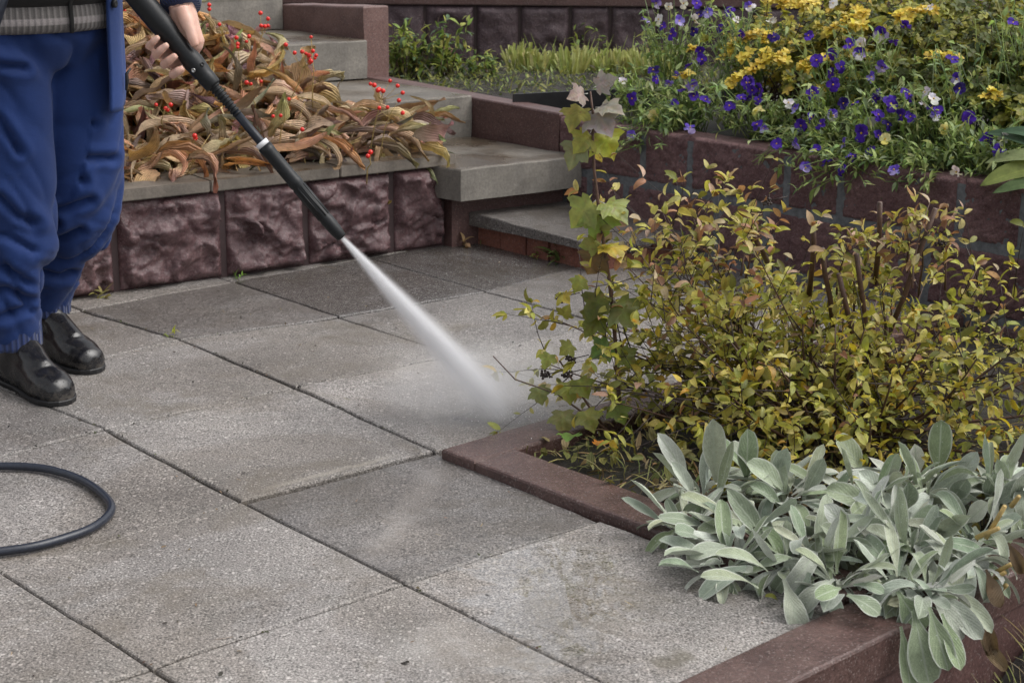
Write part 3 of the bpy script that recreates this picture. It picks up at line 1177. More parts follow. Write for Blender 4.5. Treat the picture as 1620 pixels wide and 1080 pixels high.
lance = empty('pressure_washer_lance', LA, 'long black pressure washer lance with a white ring, spraying water', 'spray lance')
tc_ = axt(338, 137)
tr_ = axt(374, 179)
tw = axt(414, 229)
q = MB()
lathe(q, LA, LD_, [(-.42, .0), (-.42, .018), (-.40, .024), (-.16, .0255), (-.05, .0255), (-.028, .0235), (-.012, .0205), (.03, .0195), (.042, .0215), (.055, .0225), (.075, .0205), (tc_ - .03, .0185), (tc_ - .026, .0195), (tc_ - .004, .0185), (tc_, .0165), (tc_ + .001, .0)], 24)
grip = q.build('grip', M['plastic'], lance)
for tt, sd_ in ((-.075, .55), (-.065, -.45), (.07, .55), (.068, -.5)):
    q = MB()
    c = LA + LD_ * tt - LB * (.0235 * math.cos(sd_)) + LS * (.0235 * math.sin(sd_))
    nn = (-LB * math.cos(sd_) + LS * math.sin(sd_)).normalized()
    loft(q, [(c - nn * .003, LD_ * .0046, nn.cross(LD_) * .0046), (c + nn * .0006, LD_ * .0046, nn.cross(LD_) * .0046), (c + nn * .0008, LD_ * .0036, nn.cross(LD_) * .0036), (c - nn * .0016, LD_ * .0032, nn.cross(LD_) * .0032)], 14)
    q.build('screw', M['metal'] if sd_ < 0 else M['sole'], grip)
q = MB()
pr_ = [(tc_ - .002, .0125)]
n_ = 9
for i in range(n_):
    a = tc_ + (tr_ - tc_) * i / n_
    b = tc_ + (tr_ - tc_) * (i + .5) / n_
    k = .0118 - .0022 * i / n_
    pr_ += [(a + .0003, k + .0012), (b, k + .0012), (b + .0003, k - .0012), (a + (tr_ - tc_) / n_, k - .0012)]
pr_ += [(tr_, .0105), (tr_ + .004, .0098)]
lathe(q, LA, LD_, pr_, 18)
q.build('ribbed_collar', M['plastic'], lance)
q = MB()
lathe(q, LA, LD_, [(tr_ - .01, .0088), (tw, .0098), (tw + .006, .0098)], 18)
q.build('tube', M['plastic_blue'], lance)
q = MB()
lathe(q, LA, LD_, [(tw - .006, .010), (tw - .006, .0142), (tw + .005, .0146), (tw + .005, .010)], 22)
q.build('white_ring', M['white_plastic'], lance)
q = MB()
lathe(q, LA, LD_, [(tw + .005, .0), (tw + .005, .0158), (tw + .02, .0160), (tw + .024, .0150), (tw + .10, .0152), (tw + .104, .0162), (tw + .112, .0162), (tw + .116, .0148), (LL - .055, .0142), (LL - .05, .0152), (LL - .02, .0142), (LL - .003, .0118), (LL, .0102), (LL, .004), (LL - .012, .003), (LL - .012, 0)], 24)
# flutes along the nozzle body
for k in range(10):
    a = 2 * math.pi * k / 10
    o_ = LS * math.cos(a) + LB * math.sin(a)
    tube(q, [LA + LD_ * (tw + .12) + o_ * .0138, LA + LD_ * (LL - .06) + o_ * .0134], .0022, 6)
q.build('nozzle_barrel', M['plastic'], lance)
# trigger gun at the upper end
GE = LA - LD_ * .40
q = MB()
tube(q, [GE + LD_ * .04, GE, GE - LD_ * .05 - Z * .01, GE - LD_ * .08 - Z * .06, GE - LD_ * .10 - Z * .15, GE - LD_ * .10 - Z * .17], [.024, .026, .026, .021, .020, .017], 14)
q.build('trigger_handle', M['plastic'], lance)
q = MB()
tube(q, [GE - Z * .02, GE + LD_ * .0 - Z * .06, GE - LD_ * .03 - Z * .11], [.006, .007, .005], 8)
q.build('trigger', M['white_plastic'], lance)

# --- body: limbs as tapered tubes grown into one skin
BD = MB()


def fp(f, l, z, b=PEL):
    return b + FD * f + LD * l + Z * z


ank_r, ank_l = V((-1.154, 3.807, .09)), V((-1.152, 4.053, .09))
knee_r, knee_l = V((-1.155, 3.820, .50)), V((-1.05, 4.01, .50))
hip_r, hip_l = fp(0, -.10, .88), fp(0, .095, .88)
for a, k, h in ((ank_r, knee_r, hip_r), (ank_l, knee_l, hip_l)):
    tube(BD, [a + Z * .03, a + Z * .05, a + (k - a) * .5, k, k + (h - k) * .6, h, h + Z * .03], [.022, .022, .032, .042, .066, .085, .05], 16)
    fd_ = V((.70, -.71, 0))
    tube(BD, [a - Z * .04 - fd_ * .03, a - Z * .045 + fd_ * .05, a - Z * .055 + fd_ * .13], [.022, .026, .018], 10)
SH = 1.44
sh_c = fp(.13, 0, SH)
loft(BD, [(fp(.0, 0, .80), FD * .10, LD * .14), (fp(.0, 0, .90), FD * .115, LD * .17), (fp(.02, 0, 1.04), FD * .11, LD * .155), (fp(.07, 0, 1.22), FD * .12, LD * .17),
          (fp(.11, 0, 1.36), FD * .115, LD * .18), (fp(.13, 0, 1.45), FD * .085, LD * .15), (fp(.145, 0, 1.50), FD * .055, LD * .07)], 24)
hc = fp(.235, 0, 1.645)
tube(BD, [fp(.14, 0, 1.46), fp(.17, 0, 1.54), fp(.205, 0, 1.60)], [.06, .055, .052], 14)
hd = (FD * .9 - Z * .35).normalized()
hu = LD.cross(hd) * -1
if hu.z < 0:
    hu = -hu
ball(BD, hc, .1, 18, sc=(.88, .95, 1.15))
tube(BD, [hc - hu * .05 + hd * .03, hc - hu * .10 + hd * .055], [.058, .036], 12)       # jaw
tube(BD, [hc + hd * .085 + hu * .012, hc + hd * .112 - hu * .022, hc + hd * .092 - hu * .035], [.010, .016, .012], 10)  # nose
tube(BD, [hc + hd * .084 - hu * .066 - LD * .024, hc + hd * .094 - hu * .065, hc + hd * .084 - hu * .066 + LD * .024], [.006, .009, .006], 8)  # lips
for s_ in (-1, 1):
    tube(BD, [hc + LD * (.088 * s_) - hu * .03, hc + LD * (.098 * s_) + hu * .005, hc + LD * (.09 * s_) + hu * .03], [.010, .015, .009], 8)   # ears
    tube(BD, [hc + hd * .086 + hu * .028 + LD * (.014 * s_), hc + hd * .082 + hu * .031 + LD * (.05 * s_)], [.009, .010], 8)   # brows


def polar(t_, phi, r_):
    return LA + LD_ * t_ + (LS * math.cos(phi) + LB * math.sin(phi)) * r_


def arm(shoulder, elbow, wrist):
    tube(BD, [shoulder, shoulder + (elbow - shoulder) * .5, elbow, elbow + (wrist - elbow) * .4, wrist], [.058, .05, .042, .041, .029], 14)


# left hand: palm behind the grip, four fingers round its lower side, thumb along its front
WR = polar(-.052, R(22), .062)
sh_l = fp(.17, .19, 1.40)
el_l = sh_l + (WR - sh_l) * .5 + LD * .06 - FD * .03 - Z * .02
arm(sh_l, el_l, WR)
tube(BD, [WR, polar(-.035, R(26), .054), polar(-.008, R(38), .043), polar(.026, R(50), .037), polar(.04, R(55), .033)], [.027, .030, .030, .026, .014], 14)
tube(BD, [polar(-.035, R(40), .044), polar(-.025, R(65), .034), polar(.0, R(75), .032)], [.022, .022, .017], 12)
FING = [(.036, .052, 222, .0088, 1.), (.014, .022, 236, .0092, 1.05), (-.008, -.006, 238, .0088, 1.), (-.028, -.030, 230, .0078, .9)]
for k0, k1, ph, rr, _ in FING:
    pts = []
    seq = [(52, .036), (85, .037), (118, .042), (150, .049), (182, .049), (208, .040), (ph, .0305)]
    for i, (a, r_) in enumerate(seq):
        f_ = i / (len(seq) - 1)
        pts.append(polar(k0 + (k1 - k0) * f_, R(a), r_ + (.0015 if i in (2, 4) else 0)))
    tube(BD, pts, [rr * 1.25, rr * 1.2, rr * 1.2, rr * 1.15, rr * 1.12, rr * 1.06, rr * .8], 12)
tube(BD, [polar(-.045, R(4), .055), polar(-.018, R(-12), .046), polar(.002, R(-22), .041), polar(.018, R(-30), .0355), polar(.034, R(-38), .0315)], [.018, .0165, .0125, .0118, .0085], 12)

# right hand on the trigger handle
HG = GE - LD_ * .09 - Z * .10
HA = Z
sh_r = fp(.12, -.19, 1.38)
x_ = FD
y_ = LD


def pol2(t_, phi, r_):
    return HG + HA * t_ - FD * (math.cos(phi) * r_) - LD * (math.sin(phi) * r_)


WR2 = pol2(.01, R(20), .085)
el_r = sh_r + (WR2 - sh_r) * .5 - LD * .10 - FD * .12 - Z * .14
arm(sh_r, el_r, WR2)
tube(BD, [WR2, pol2(.005, R(18), .055), pol2(0, R(25), .038)], [.027, .036, .032], 14)
for i, t0_ in enumerate((.034, .012, -.010, -.031)):
    rr = (.0088, .0092, .0088, .0078)[i]
    tube(BD, [pol2(t0_, R(a), r_) for a, r_ in ((40, .034), (80, .032), (120, .031), (165, .030), (205, .028))], [rr * 1.25, rr * 1.15, rr * 1.1, rr, rr * .75], 10)
tube(BD, [pol2(.03, R(0), .05), pol2(.045, R(-40), .038), pol2(.05, R(-85), .033), pol2(.05, R(-120), .030)], [.017, .014, .012, .009], 10)
body = BD.build('body', M['skin'], person)
remesh(body, .0034, 5, .5)
# finger nails and eyes as children
q = MB()
for k0, k1, ph, rr, _ in FING:
    c = polar(k1 + .001, R(ph - 12), .0305 + rr * .80)
    n0 = (c - polar(k1, R(ph), 0)).normalized()
for s_ in (-1, 1):
    q = MB()
    ball(q, hc + hd * .0795 + hu * .008 + LD * (.031 * s_), .0115, 12)
    e_ = q.build('eye', M['eye'], person)
    q = MB()
    ball(q, hc + hd * .0885 + hu * .006 + LD * (.031 * s_), .0042, 8)
    q.build('pupil', M['sole'], e_)
q = MB()
hx = hu.cross(hd).normalized()
capv, capf = [], []
for i in range(15):
    for j in range(28):
        th, ph = R(2 + 118 * i / 14), 2 * math.pi * j / 28
        a = hu * math.cos(th) + (hd * math.cos(ph) + hx * math.sin(ph)) * math.sin(th)
        fr = max(0., a.dot(hd))
        if fr > .2 and a.dot(hu) < .50:
            a = (a + hu * (.50 - a.dot(hu)) * sstep((fr - .2) / .3)).normalized()
        k_ = 1.05 + .03 * noise.noise(a * 6)
        capv.append(hc + V((a.x * .092 * k_, a.y * .098 * k_, a.z * .117 * k_)))
for i in range(14):
    for j in range(28):
        capf.append((i * 28 + j, i * 28 + (j + 1) % 28, (i + 1) * 28 + (j + 1) % 28, (i + 1) * 28 + j))
q.add(capv, capf, (.1, .1, .1))
for i in range(1800):
    a = rvec()
    if a.dot(hd) > .30 and a.dot(hu) < .52 or a.dot(hu) < -.35:
        continue
    p_ = hc + V((a.x * .092, a.y * .097, a.z * .116))
    leaf(q, p_, (-hd * .5 - hu * .4 + a * .5 + rvec() * .3), a, rnd(.03, .05), .010, wprof_blade, rnd(.2, .7), 0, 0, 3, 1, (.1, .1, .1))
q.build('hair', M['hair'], person)

# --- trousers
q = MB()
leg_l = [(.125, (-1.158, 4.058), .054, .056), (.165, (-1.15, 4.055), .066, .068), (.185, (-1.142, 4.053), .070, .076), (.255, (-1.118, 4.046), .078, .084), (.285, (-1.088, 4.036), .098, .098), (.35, (-1.066, 4.02), .106, .105), (.44, (-1.050, 4.010), .108, .108),
         (.54, (-1.040, 4.0), .107, .108), (.66, (-1.038, 3.99), .110, .112), (.78, (-1.045, 3.98), .118, .115), (.86, (-1.05, 3.97), .10, .10)]
leg_r = [(.115, (-1.170, 3.803), .064, .060), (.17, (-1.175, 3.803), .080, .076), (.21, (-1.18, 3.803), .082, .080), (.27, (-1.175, 3.805), .094, .09), (.33, (-1.155, 3.81), .104, .098), (.40, (-1.150, 3.82), .100, .098), (.50, (-1.155, 3.82), .103, .104),
         (.66, (-1.160, 3.82), .112, .112), (.78, (-1.160, 3.825), .118, .115), (.86, (-1.15, 3.84), .10, .10)]
for L_ in (leg_l, leg_r):
    loft(q, [(V((c[0], c[1], z_)), V((ra, 0, 0)), V((0, rb, 0))) for z_, c, ra, rb in L_], 32)
loft(q, [(fp(0, 0, .74), FD * .10, LD * .17), (fp(0, 0, .80), FD * .135, LD * .205), (fp(0, 0, .88), FD * .140, LD * .195), (fp(.0, 0, .93), FD * .128, LD * .175)], 36)
tr = q.build('trousers', M['denim'], person)
remesh(tr, .0075, 6, .5)


def folds(c, n):
    z_ = c.z
    k = .35 + .65 * sstep((.52 - z_) / .2) if z_ < .6 else .45 + .35 * sstep((z_ - .66) / .1)
    s = c.x * .5 + c.y
    w1 = noise.noise(V((c.x * 7, c.y * 7, z_ * 9.5 + 1.8 * math.sin(s * 8))))
    w2 = noise.noise(V((c.x * 11 + 7, c.y * 11, z_ * 30 + 2 * c.x * 9)))
    d1 = 1 - abs(w1) * 2.6
    d2 = 1 - abs(w2) * 2.4
    r_ = -.017 * max(0, d1) ** 2 + .006 * w1 - .004 * max(0, d2) ** 2 * sstep((.5 - z_) / .2)
    if z_ < .19:
        k *= .35
    return r_ * k + .006


CRE = [[(42, 98), (85, 107), (135, 104)], [(45, 125), (95, 158), (148, 196)], [(50, 178), (85, 235), (130, 285)], [(100, 225), (140, 250), (175, 250)], [(55, 338), (100, 330), (142, 316)], [(58, 376), (95, 380), (128, 366)], [(40, 300), (60, 330), (90, 352)], [(60, 430), (95, 436), (112, 428)],
       [(-60, 100), (0, 104), (38, 108)], [(-40, 150), (0, 190), (30, 240)], [(-50, 300), (0, 312), (28, 342), (54, 352)], [(-40, 366), (10, 372), (52, 396)], [(-30, 420), (10, 424), (40, 444)], [(-30, 462), (10, 458), (42, 472)], [(-20, 505), (15, 498), (36, 488)]]


def proj(P):
    d = P - CAM
    z_ = d.dot(_fw)
    return 810 + F_PX * d.dot(_rt) / z_, 540 - F_PX * d.dot(_up) / z_


def crease(c, n):
    r_ = folds(c, n)
    if n.y > .35:
        return r_
    x, y = proj(c)
    near = c.y < 3.905
    e = 0.
    for i, L_ in enumerate(CRE):
        if (i >= 8) != near:
            continue
        best = 1e9
        for (x0, y0), (x1, y1) in zip(L_, L_[1:]):
            dx, dy = x1 - x0, y1 - y0
            t_ = max(0, min(1, ((x - x0) * dx + (y - y0) * dy) / (dx * dx + dy * dy)))
            best = min(best, math.hypot(x - x0 - t_ * dx, y - y0 - t_ * dy))
        e += -.017 * math.exp(-(best / 5.) ** 2) + .006 * math.exp(-((best - 14) / 8) ** 2)
    return r_ + e * sstep((.35 - n.y) / .3)


displace(tr, crease)
for cc, z0, z1, ra, rb in (((-1.158, 4.058), .112, .170, .062, .062), ((-1.170, 3.803), .100, .165, .072, .068)):
    q = MB()
    rg = []
    for i in range(9):
        z_ = z0 + (z1 - z0) * i / 8
        rg.append((V((cc[0], cc[1], z_)), V((ra, 0, 0)), V((0, rb, 0))))
    loft(q, rg, 60)
    o = q.build('cuff', M['knit_blue'], tr)
    displace(o, lambda c, n: .0016 * math.sin(math.atan2(c.y - cc[1], c.x - cc[0]) * 44))

# --- knit top: grey ribbed hem, black above
q = MB()
rings = [(fp(.0, 0, .822), FD * .146, LD * .196), (fp(.004, 0, .83), FD * .152, LD * .202), (fp(.004, 0, .85), FD * .156, LD * .206), (fp(.004, 0, .875), FD * .154, LD * .203), (fp(.005, 0, .884), FD * .150, LD * .2)]
loft(q, rings, 90, cap=False)
o = q.build('ribbed_hem', M['knit_grey'], person)
sol = o.modifiers.new('solid', 'SOLIDIFY')
sol.thickness = .006
q = MB()
loft(q, [(fp(.006, 0, .878), FD * .148, LD * .198), (fp(.01, 0, .90), FD * .165, LD * .208), (fp(.03, 0, 1.0), FD * .155, LD * .195), (fp(.075, 0, 1.2), FD * .15, LD * .19), (fp(.115, 0, 1.36), FD * .142, LD * .198), (fp(.132, 0, 1.44), FD * .115, LD * .165), (fp(.138, 0, 1.48), FD * .085, LD * .11), (fp(.15, 0, 1.52), FD * .066, LD * .072)], 40)
o = q.build('sweater', M['black_cloth'], person)
q = MB()
tube(q, [fp(.163, -.003, .822), fp(.166, -.003, .85), fp(.163, -.003, .886), fp(.178, -.003, .91), fp(.19, -.003, 1.0), fp(.225, 0, 1.2), fp(.25, 0, 1.36)], .0052, 6)
q.build('zip', M['sole'], person)

# --- open jacket
JA0, JA1 = R(26), R(290)
q = MB()
HEM = .635
prf = [(HEM, .0, .172, .208), (.66, .0, .176, .212), (.72, .0, .178, .214), (.80, .0, .176, .214), (.88, .004, .175, .212), (.96, .015, .175, .210), (1.08, .04, .175, .212), (1.22, .085, .168, .21), (1.34, .115, .16, .208), (1.42, .13, .135, .19), (1.475, .14, .10, .135), (1.52, .15, .078, .085), (1.555, .155, .078, .082)]
nth = 72
vs, uvs, fs = [], [], []
for i, (z_, fo, rf, rl) in enumerate(prf):
    for j in range(nth + 1):
        t_ = JA0 + (JA1 - JA0) * j / nth
        k = 1 + .03 * noise.noise(V((math.cos(t_) * 3, math.sin(t_) * 3, z_ * 2.5))) + .035 * math.sin(t_ * 9 + z_ * 3) * sstep((1.0 - z_) / .4)
        zz = z_
        vs.append(fp(fo + rf * k * math.cos(t_), rl * k * math.sin(t_), zz))
        uvs.append((j / nth, i / (len(prf) - 1)))
for i in range(len(prf) - 1):
    for j in range(nth):
        a = i * (nth + 1) + j
        fs.append((a, a + 1, a + nth + 2, a + nth + 1))
q.add(vs, fs, uvs=uvs)
jk = q.build('jacket', M['denim2'], person)
sb = jk.modifiers.new('sub', 'SUBSURF')
sb.levels = sb.render_levels = 1
sol = jk.modifiers.new('solid', 'SOLIDIFY')
sol.thickness = .007
sol.offset = 0
# stitched front band and button on the hanging panel
t_ = R(31)
q = MB()
rg = []
for z_ in (.66, .72, .80, .88, .96, 1.08):
    fo, rf, rl = [(b_, c_, d_) for a_, b_, c_, d_ in prf if a_ == z_][0]
    rg.append(fp(fo + (rf + .008) * math.cos(t_), (rl + .008) * math.sin(t_), z_))
c = rg[3] + FD * .004
nn = (FD * math.cos(t_) + LD * math.sin(t_)).normalized()
tx = Z.cross(nn).normalized()
loft(q, [(c - nn * .004, tx * .0095, Z * .0095), (c + nn * .003, tx * .0095, Z * .0095), (c + nn * .0045, tx * .0075, Z * .0075), (c + nn * .003, tx * .004, Z * .004)], 16)
q.build('button', M['sole'], jk)
q = MB()
c = fp(.125, .15, .70) + FD * .02
tube(q, [c + Z * .03 + LD * .012, c + Z * .018, c, c - Z * .02 - LD * .004], [.002, .004, .0045, .002], 8)
q.build('pocket_pull', M['sole'], jk)
# sleeves
for s_, e_, w_ in ((sh_l, el_l, WR), (sh_r, el_r, WR2)):
    q = MB()
    d_ = (w_ - e_).normalized()
    pts = [s_ - (e_ - s_).normalized() * .02, s_ + (e_ - s_) * .3, s_ + (e_ - s_) * .7, e_, e_ + (w_ - e_) * .35, e_ + (w_ - e_) * .72, w_ - d_ * .028]
    tube(q, pts, [.085, .078, .068, .064, .062, .056, .047], 28)
    o = q.build('sleeve', M['denim2'], jk)
    md = o.modifiers.new('sub', 'SUBSURF')
    md.levels = md.render_levels = 2
    q = MB()
    tube(q, [w_ - d_ * .045, w_ - d_ * .03, w_ - d_ * .012, w_ + d_ * .002], [.0445, .0455, .044, .0405], 48)
    q.build('sleeve_cuff', M['knit_blue'], o)

# --- boots
for toe, ank, fdir, lab in ((V((-1.010, 3.655, 0)), 0, V((.69, -.72, 0)), 0), (V((-1.001, 3.908, 0)), 0, V((.72, -.69, 0)), 1)):
    fdir.normalize()
    side = V((-fdir.y, fdir.x, 0))
    Lb = .285
    heel = toe - fdir * Lb
    q = MB()
    prof = [(.0, .028, .035, .055), (.018, .036, .05, .06), (.06, .039, .06, .066), (.11, .038, .058, .060), (.15, .042, .049, .052), (.19, .048, .042, .045), (.235, .046, .037, .040), (.268, .036, .030, .032), (.283, .018, .022, .022)]
    rg = []
    for x_, hw, hh, zc in prof:
        rg.append((heel + fdir * x_ + Z * (zc * .86), side * hw, Z * hh))
    loft(q, rg, 26, pw=.85)
    zt = .17
    rg = []
    for k, (z_, off, ra, rb) in enumerate([(.045, .075, .066, .038), (.08, .078, .060, .038), (.11, .078, .054, .039), (.14, .075, .052, .041), (zt, .074, .050, .041)]):
        rg.append((heel + fdir * off + Z * z_, fdir * ra, side * rb))
    loft(q, rg, 26)
    tube(q, [heel + fdir * .10 + Z * .10, heel + fdir * .15 + Z * .075, heel + fdir * .2 + Z * .06], [.036, .036, .028], 16)
    boot = q.build('boot', M['rubber'], person)
    remesh(boot, .0048, 9, .5)
    displace(boot, lambda c, n: .0022 * noise.noise(c * 22) + .0016 * noise.noise(V((c.x * 10, c.y * 10, c.z * 70))) * sstep((c.z - .07) / .03))
    q = MB()
    pl = []
    for x_, hw in ((0, .012), (.006, .026), (.02, .034), (.06, .037), (.11, .036), (.16, .043), (.21, .049), (.245, .046), (.27, .034), (.283, .016), (.286, .0)):
        pl.append((x_, hw))
    ol = [(x_, hw) for x_, hw in pl] + [(x_, -hw) for x_, hw in reversed(pl[:-1])]
    n = len(ol)
    vs = [heel + fdir * a + side * b + Z * .001 for a, b in ol] + [heel + fdir * (a * 1.008 - .001) + side * b * 1.06 + Z * .011 for a, b in ol] + [heel + fdir * a + side * b * .96 + Z * .013 for a, b in ol]
    fs = [tuple(range(n))[::-1], tuple(2 * n + i for i in range(n))]
    for r_ in (0, 1):
        for i in range(n):
            fs.append((r_ * n + i, r_ * n + (i + 1) % n, (r_ + 1) * n + (i + 1) % n, (r_ + 1) * n + i))
    q.add(vs, fs)
    q.build('sole', M['sole'], boot, smooth=False)
    # pull loop at the ankle side that faces the camera
    q = MB()
    out = -side if lab else side
    c = heel + fdir * .100 + out * .0425 + Z * .083
    pts = []
    for i in range(13):
        a = R(-150) + R(300) * i / 12 - math.pi / 2
        pts.append(c + fdir * (.0105 * math.cos(a)) + Z * (.0115 * math.sin(a)) + out * .001)
    tube(q, pts, .0024, 8)
    q.build('pull_ring', M['white_plastic'], boot)

# ================================================================== HOSE
pts = []
hp = [(-420, 690), (-300, 700), (-120, 742), (0, 737), (70, 741), (125, 757), (163, 782), (176, 806), (150, 832), (95, 853), (30, 868), (-60, 874), (-220, 860), (-420, 810), (-620, 720)]
raw = [onz(x, y, .009) for x, y in hp]
for i in range(len(raw) - 1):
    p0, p1, p2, p3 = raw[max(0, i - 1)], raw[i], raw[i + 1], raw[min(len(raw) - 1, i + 2)]
    for k in range(8):
        t_ = k / 8
        pts.append(.5 * ((2 * p1) + (p2 - p0) * t_ + (2 * p0 - 5 * p1 + 4 * p2 - p3) * t_ ** 2 + (3 * p1 - p0 - 3 * p2 + p3) * t_ ** 3))
hb = GE - LD_ * .10 - Z * .19
first = pts[0]
up = []
for k in range(14):
    t_ = k / 14
    a, b_, c = hb, hb + V((-.35, -.1, -1.0)), first
    P_ = a * (1 - t_) ** 2 + b_ * (2 * t_ * (1 - t_)) + c * t_ ** 2
    P_.z = max(.009, P_.z)
    up.append(P_)
q = MB()
tube(q, up + pts, .0082, 10)
o = q.build('hose', M['hose'])
tag(o, 'dark rubber hose lying in a loop on the paving near the boots', 'hose')

# ================================================================== WATER JET
HIT = onz(806, 664, .004)
jd = HIT - LN
jl = jd.length
q = MB()
n = 24
rg = []
for i in range(9):
    t_ = i / 8
    r_ = .008 + (.072 - .008) * t_
    rg.append((V((0, 0, t_ * jl)), V((r_, 0, 0)), V((0, r_, 0))))
loft(q, rg, n)
o = q.build('water_jet', mat_spray('fine spray', 'jet', {'L': jl, 'r0': .008, 'r1': .072, 'd': 900.}))
o.location = LN + jd.normalized() * -.004
o.rotation_euler = jd.to_track_quat('Z', 'Y').to_euler()
tag(o, 'white jet of water fanning from the nozzle onto the paving', 'water spray')
q = MB()
ball(q, (0, 0, 0), 1, 16, sc=(.32, .2, .12))
o = q.build('spray_mist', mat_spray('drifting spray', 'mist', {'inv': (1 / .32, 1 / .2, 1 / .12), 'd': 9.}))
o.location = HIT + V((-.045, .0, .075))
o['kind'] = 'stuff'
# drops thrown up round the place where the jet lands
q = MB()
random.seed(3)
for i in range(260):
    a = rnd(0, 6.283)
    r_ = abs(random.gauss(0, .085))
    P = HIT + V((math.cos(a) * r_ * 1.3, math.sin(a) * r_ * .8, abs(random.gauss(0, .035)) * (1 if r_ < .12 else .3) + .003))
    ball(q, P, rnd(.0005, .0012), 5)
q.build('water_drops', M['drop'], kind='stuff')
#@@PART3
# ================================================================== WITHERED LEAVES IN THE PLANTER
random.seed(21)
DRYC = [(.36, .23, .13), (.27, .17, .105), (.43, .30, .185), (.16, .10, .07), (.37, .20, .085), (.31, .205, .135), (.39, .25, .14), (.22, .155, .12), (.47, .35, .23), (.34, .19, .09), (.27, .20, .155)]
DRYH = MB()


def hz(u, v):
    return .275 + heap(u, v)


def dryleaf(P, d, L, Wd, bend, segs=9):
    c = tuple(x * 1.72 for x in jcol(random.choice(DRYC), .24))
    c2 = tuple(x * rnd(.6, 1.25) for x in c)
    leaf(DRYH, P, d, Z + rvec() * 1.1, L, Wd, wprof_dry, bend, rnd(.3, 1.5), rnd(-2.2, 2.2), segs, 6, c, rnd(.08, .24), rnd(-.4, 1.4), .36, c2)


for i in range(2800):
    u = rnd(.25, 1.86) if i > 650 else rnd(-1.4, .3)
    k = random.random() ** .9
    v = PL(u) - .095 - 1.25 * k
    if u > 1.62 and v < PL(u) - .40:
        continue
    if u > 1.5 and v < PL(u) - .9:
        continue
    P = W(u, v, hz(u, v) + rnd(-.01, .11) * sstep((PL(u) - v) / .25) + .012)
    d = (E2 * rnd(-.8, .8) * (.5 if v > PL(u) - .16 else 1) + E1 * rnd(-1, 1) + Z * rnd(-.25, .45))
    dryleaf(P, d, rnd(.11, .22), rnd(.03, .075), rnd(-.6, 2.4))
# long leaves lying along the coping and hanging over it
for px, py, dx, dy, L in ((560, 205, .8, .3, .26), (600, 215, .9, .25, .24), (520, 195, .7, -.1, .26), (470, 235, .9, .0, .26), (430, 245, .6, .3, .2), (620, 232, .6, .6, .2), (640, 225, .9, .3, .17),
                          (585, 240, .5, .8, .18), (380, 250, -.4, .5, .2), (330, 255, .5, .4, .2), (250, 258, .7, .3, .2), (215, 262, -.5, .3, .18), (300, 262, .2, .5, .16), (500, 225, .9, .2, .24), (655, 210, .8, .2, .16), (545, 232, .9, .3, .24), (610, 205, 1, .1, .22)):
    for k in range(3):
        P = onz(px + rnd(-14, 14), py - 10 + rnd(-12, 8), .33 + .025 * k)
        d = (_rt * dx * .8 + E1 * .3 + E2 * rnd(.0, .5) - Z * dy * .3 + Z * .28 + rvec() * .2)
        dryleaf(P, d, L * rnd(.8, 1.15), rnd(.035, .065), rnd(.4, 1.3), 10)
# long limp straw coloured leaves matted over the top
for i in range(130):
    u = rnd(.45, 1.74)
    v = PL(u) - rnd(.12, .8 if u < 1.5 else .3)
    P = W(u, v, hz(u, v) + rnd(.06, .12) * sstep((PL(u) - v) / .25) + .03)
    d = E1 * random.choice((-1, 1, 1)) + E2 * rnd(-.2, .8) + Z * rnd(.0, .3)
    leaf(DRYH, P, d, Z + rvec() * .4, rnd(.18, .3), rnd(.03, .06), wprof_dry, rnd(.9, 2.2), rnd(.4, 1.3), rnd(-1.2, 1.2), 12, 6, jcol(random.choice([(.62, .45, .28), (.56, .38, .22), (.66, .50, .33), (.50, .34, .20)]), .14), rnd(.06, .16), rnd(-.2, 1.2), .2)
# tall folded leaves standing in the heap
for px, py, hgt in ((205, 75, .16), (240, 60, .14), (215, 120, .15), (335, 90, .13), (395, 95, .15), (435, 120, .15), (480, 130, .15), (500, 110, .12), (360, 150, .13), (300, 150, .12), (260, 130, .12), (405, 150, .15), (345, 215, .12), (420, 200, .14), (490, 200, .12), (215, 30, .15), (250, 20, .12)):
    y = 4.75 + (265 - py) * .0062
    for k in range(2):
        P = ony(px + rnd(-8, 8), py + 25, y)
        d = Z * 1.0 + rvec() * .45 + E2 * .2
        dryleaf(P, d, hgt * rnd(.9, 1.4), rnd(.05, .085), rnd(1.2, 2.8), 10)
o = DRYH.build('withered_leaves', M['dry'], kind='stuff')
# loose dry stems in the heap
q = MB()
for i in range(150):
    u = rnd(-.4, 1.7)
    v = PL(u) - .1 - 1.0 * random.random()
    P = W(u, v, hz(u, v) + .01)
    d = (Z * rnd(.4, 1.4) + E1 * rnd(-.8, .8) + E2 * rnd(-.6, .6)).normalized()
    L = rnd(.08, .2)
    pts = [P, P + d * L * .5 + rvec() * .01, P + d * L - Z * .02]
    tube(q, pts, [.0016, .0014, .0008], 5)
o = q.build('dry_stems', M['straw'], kind='stuff')

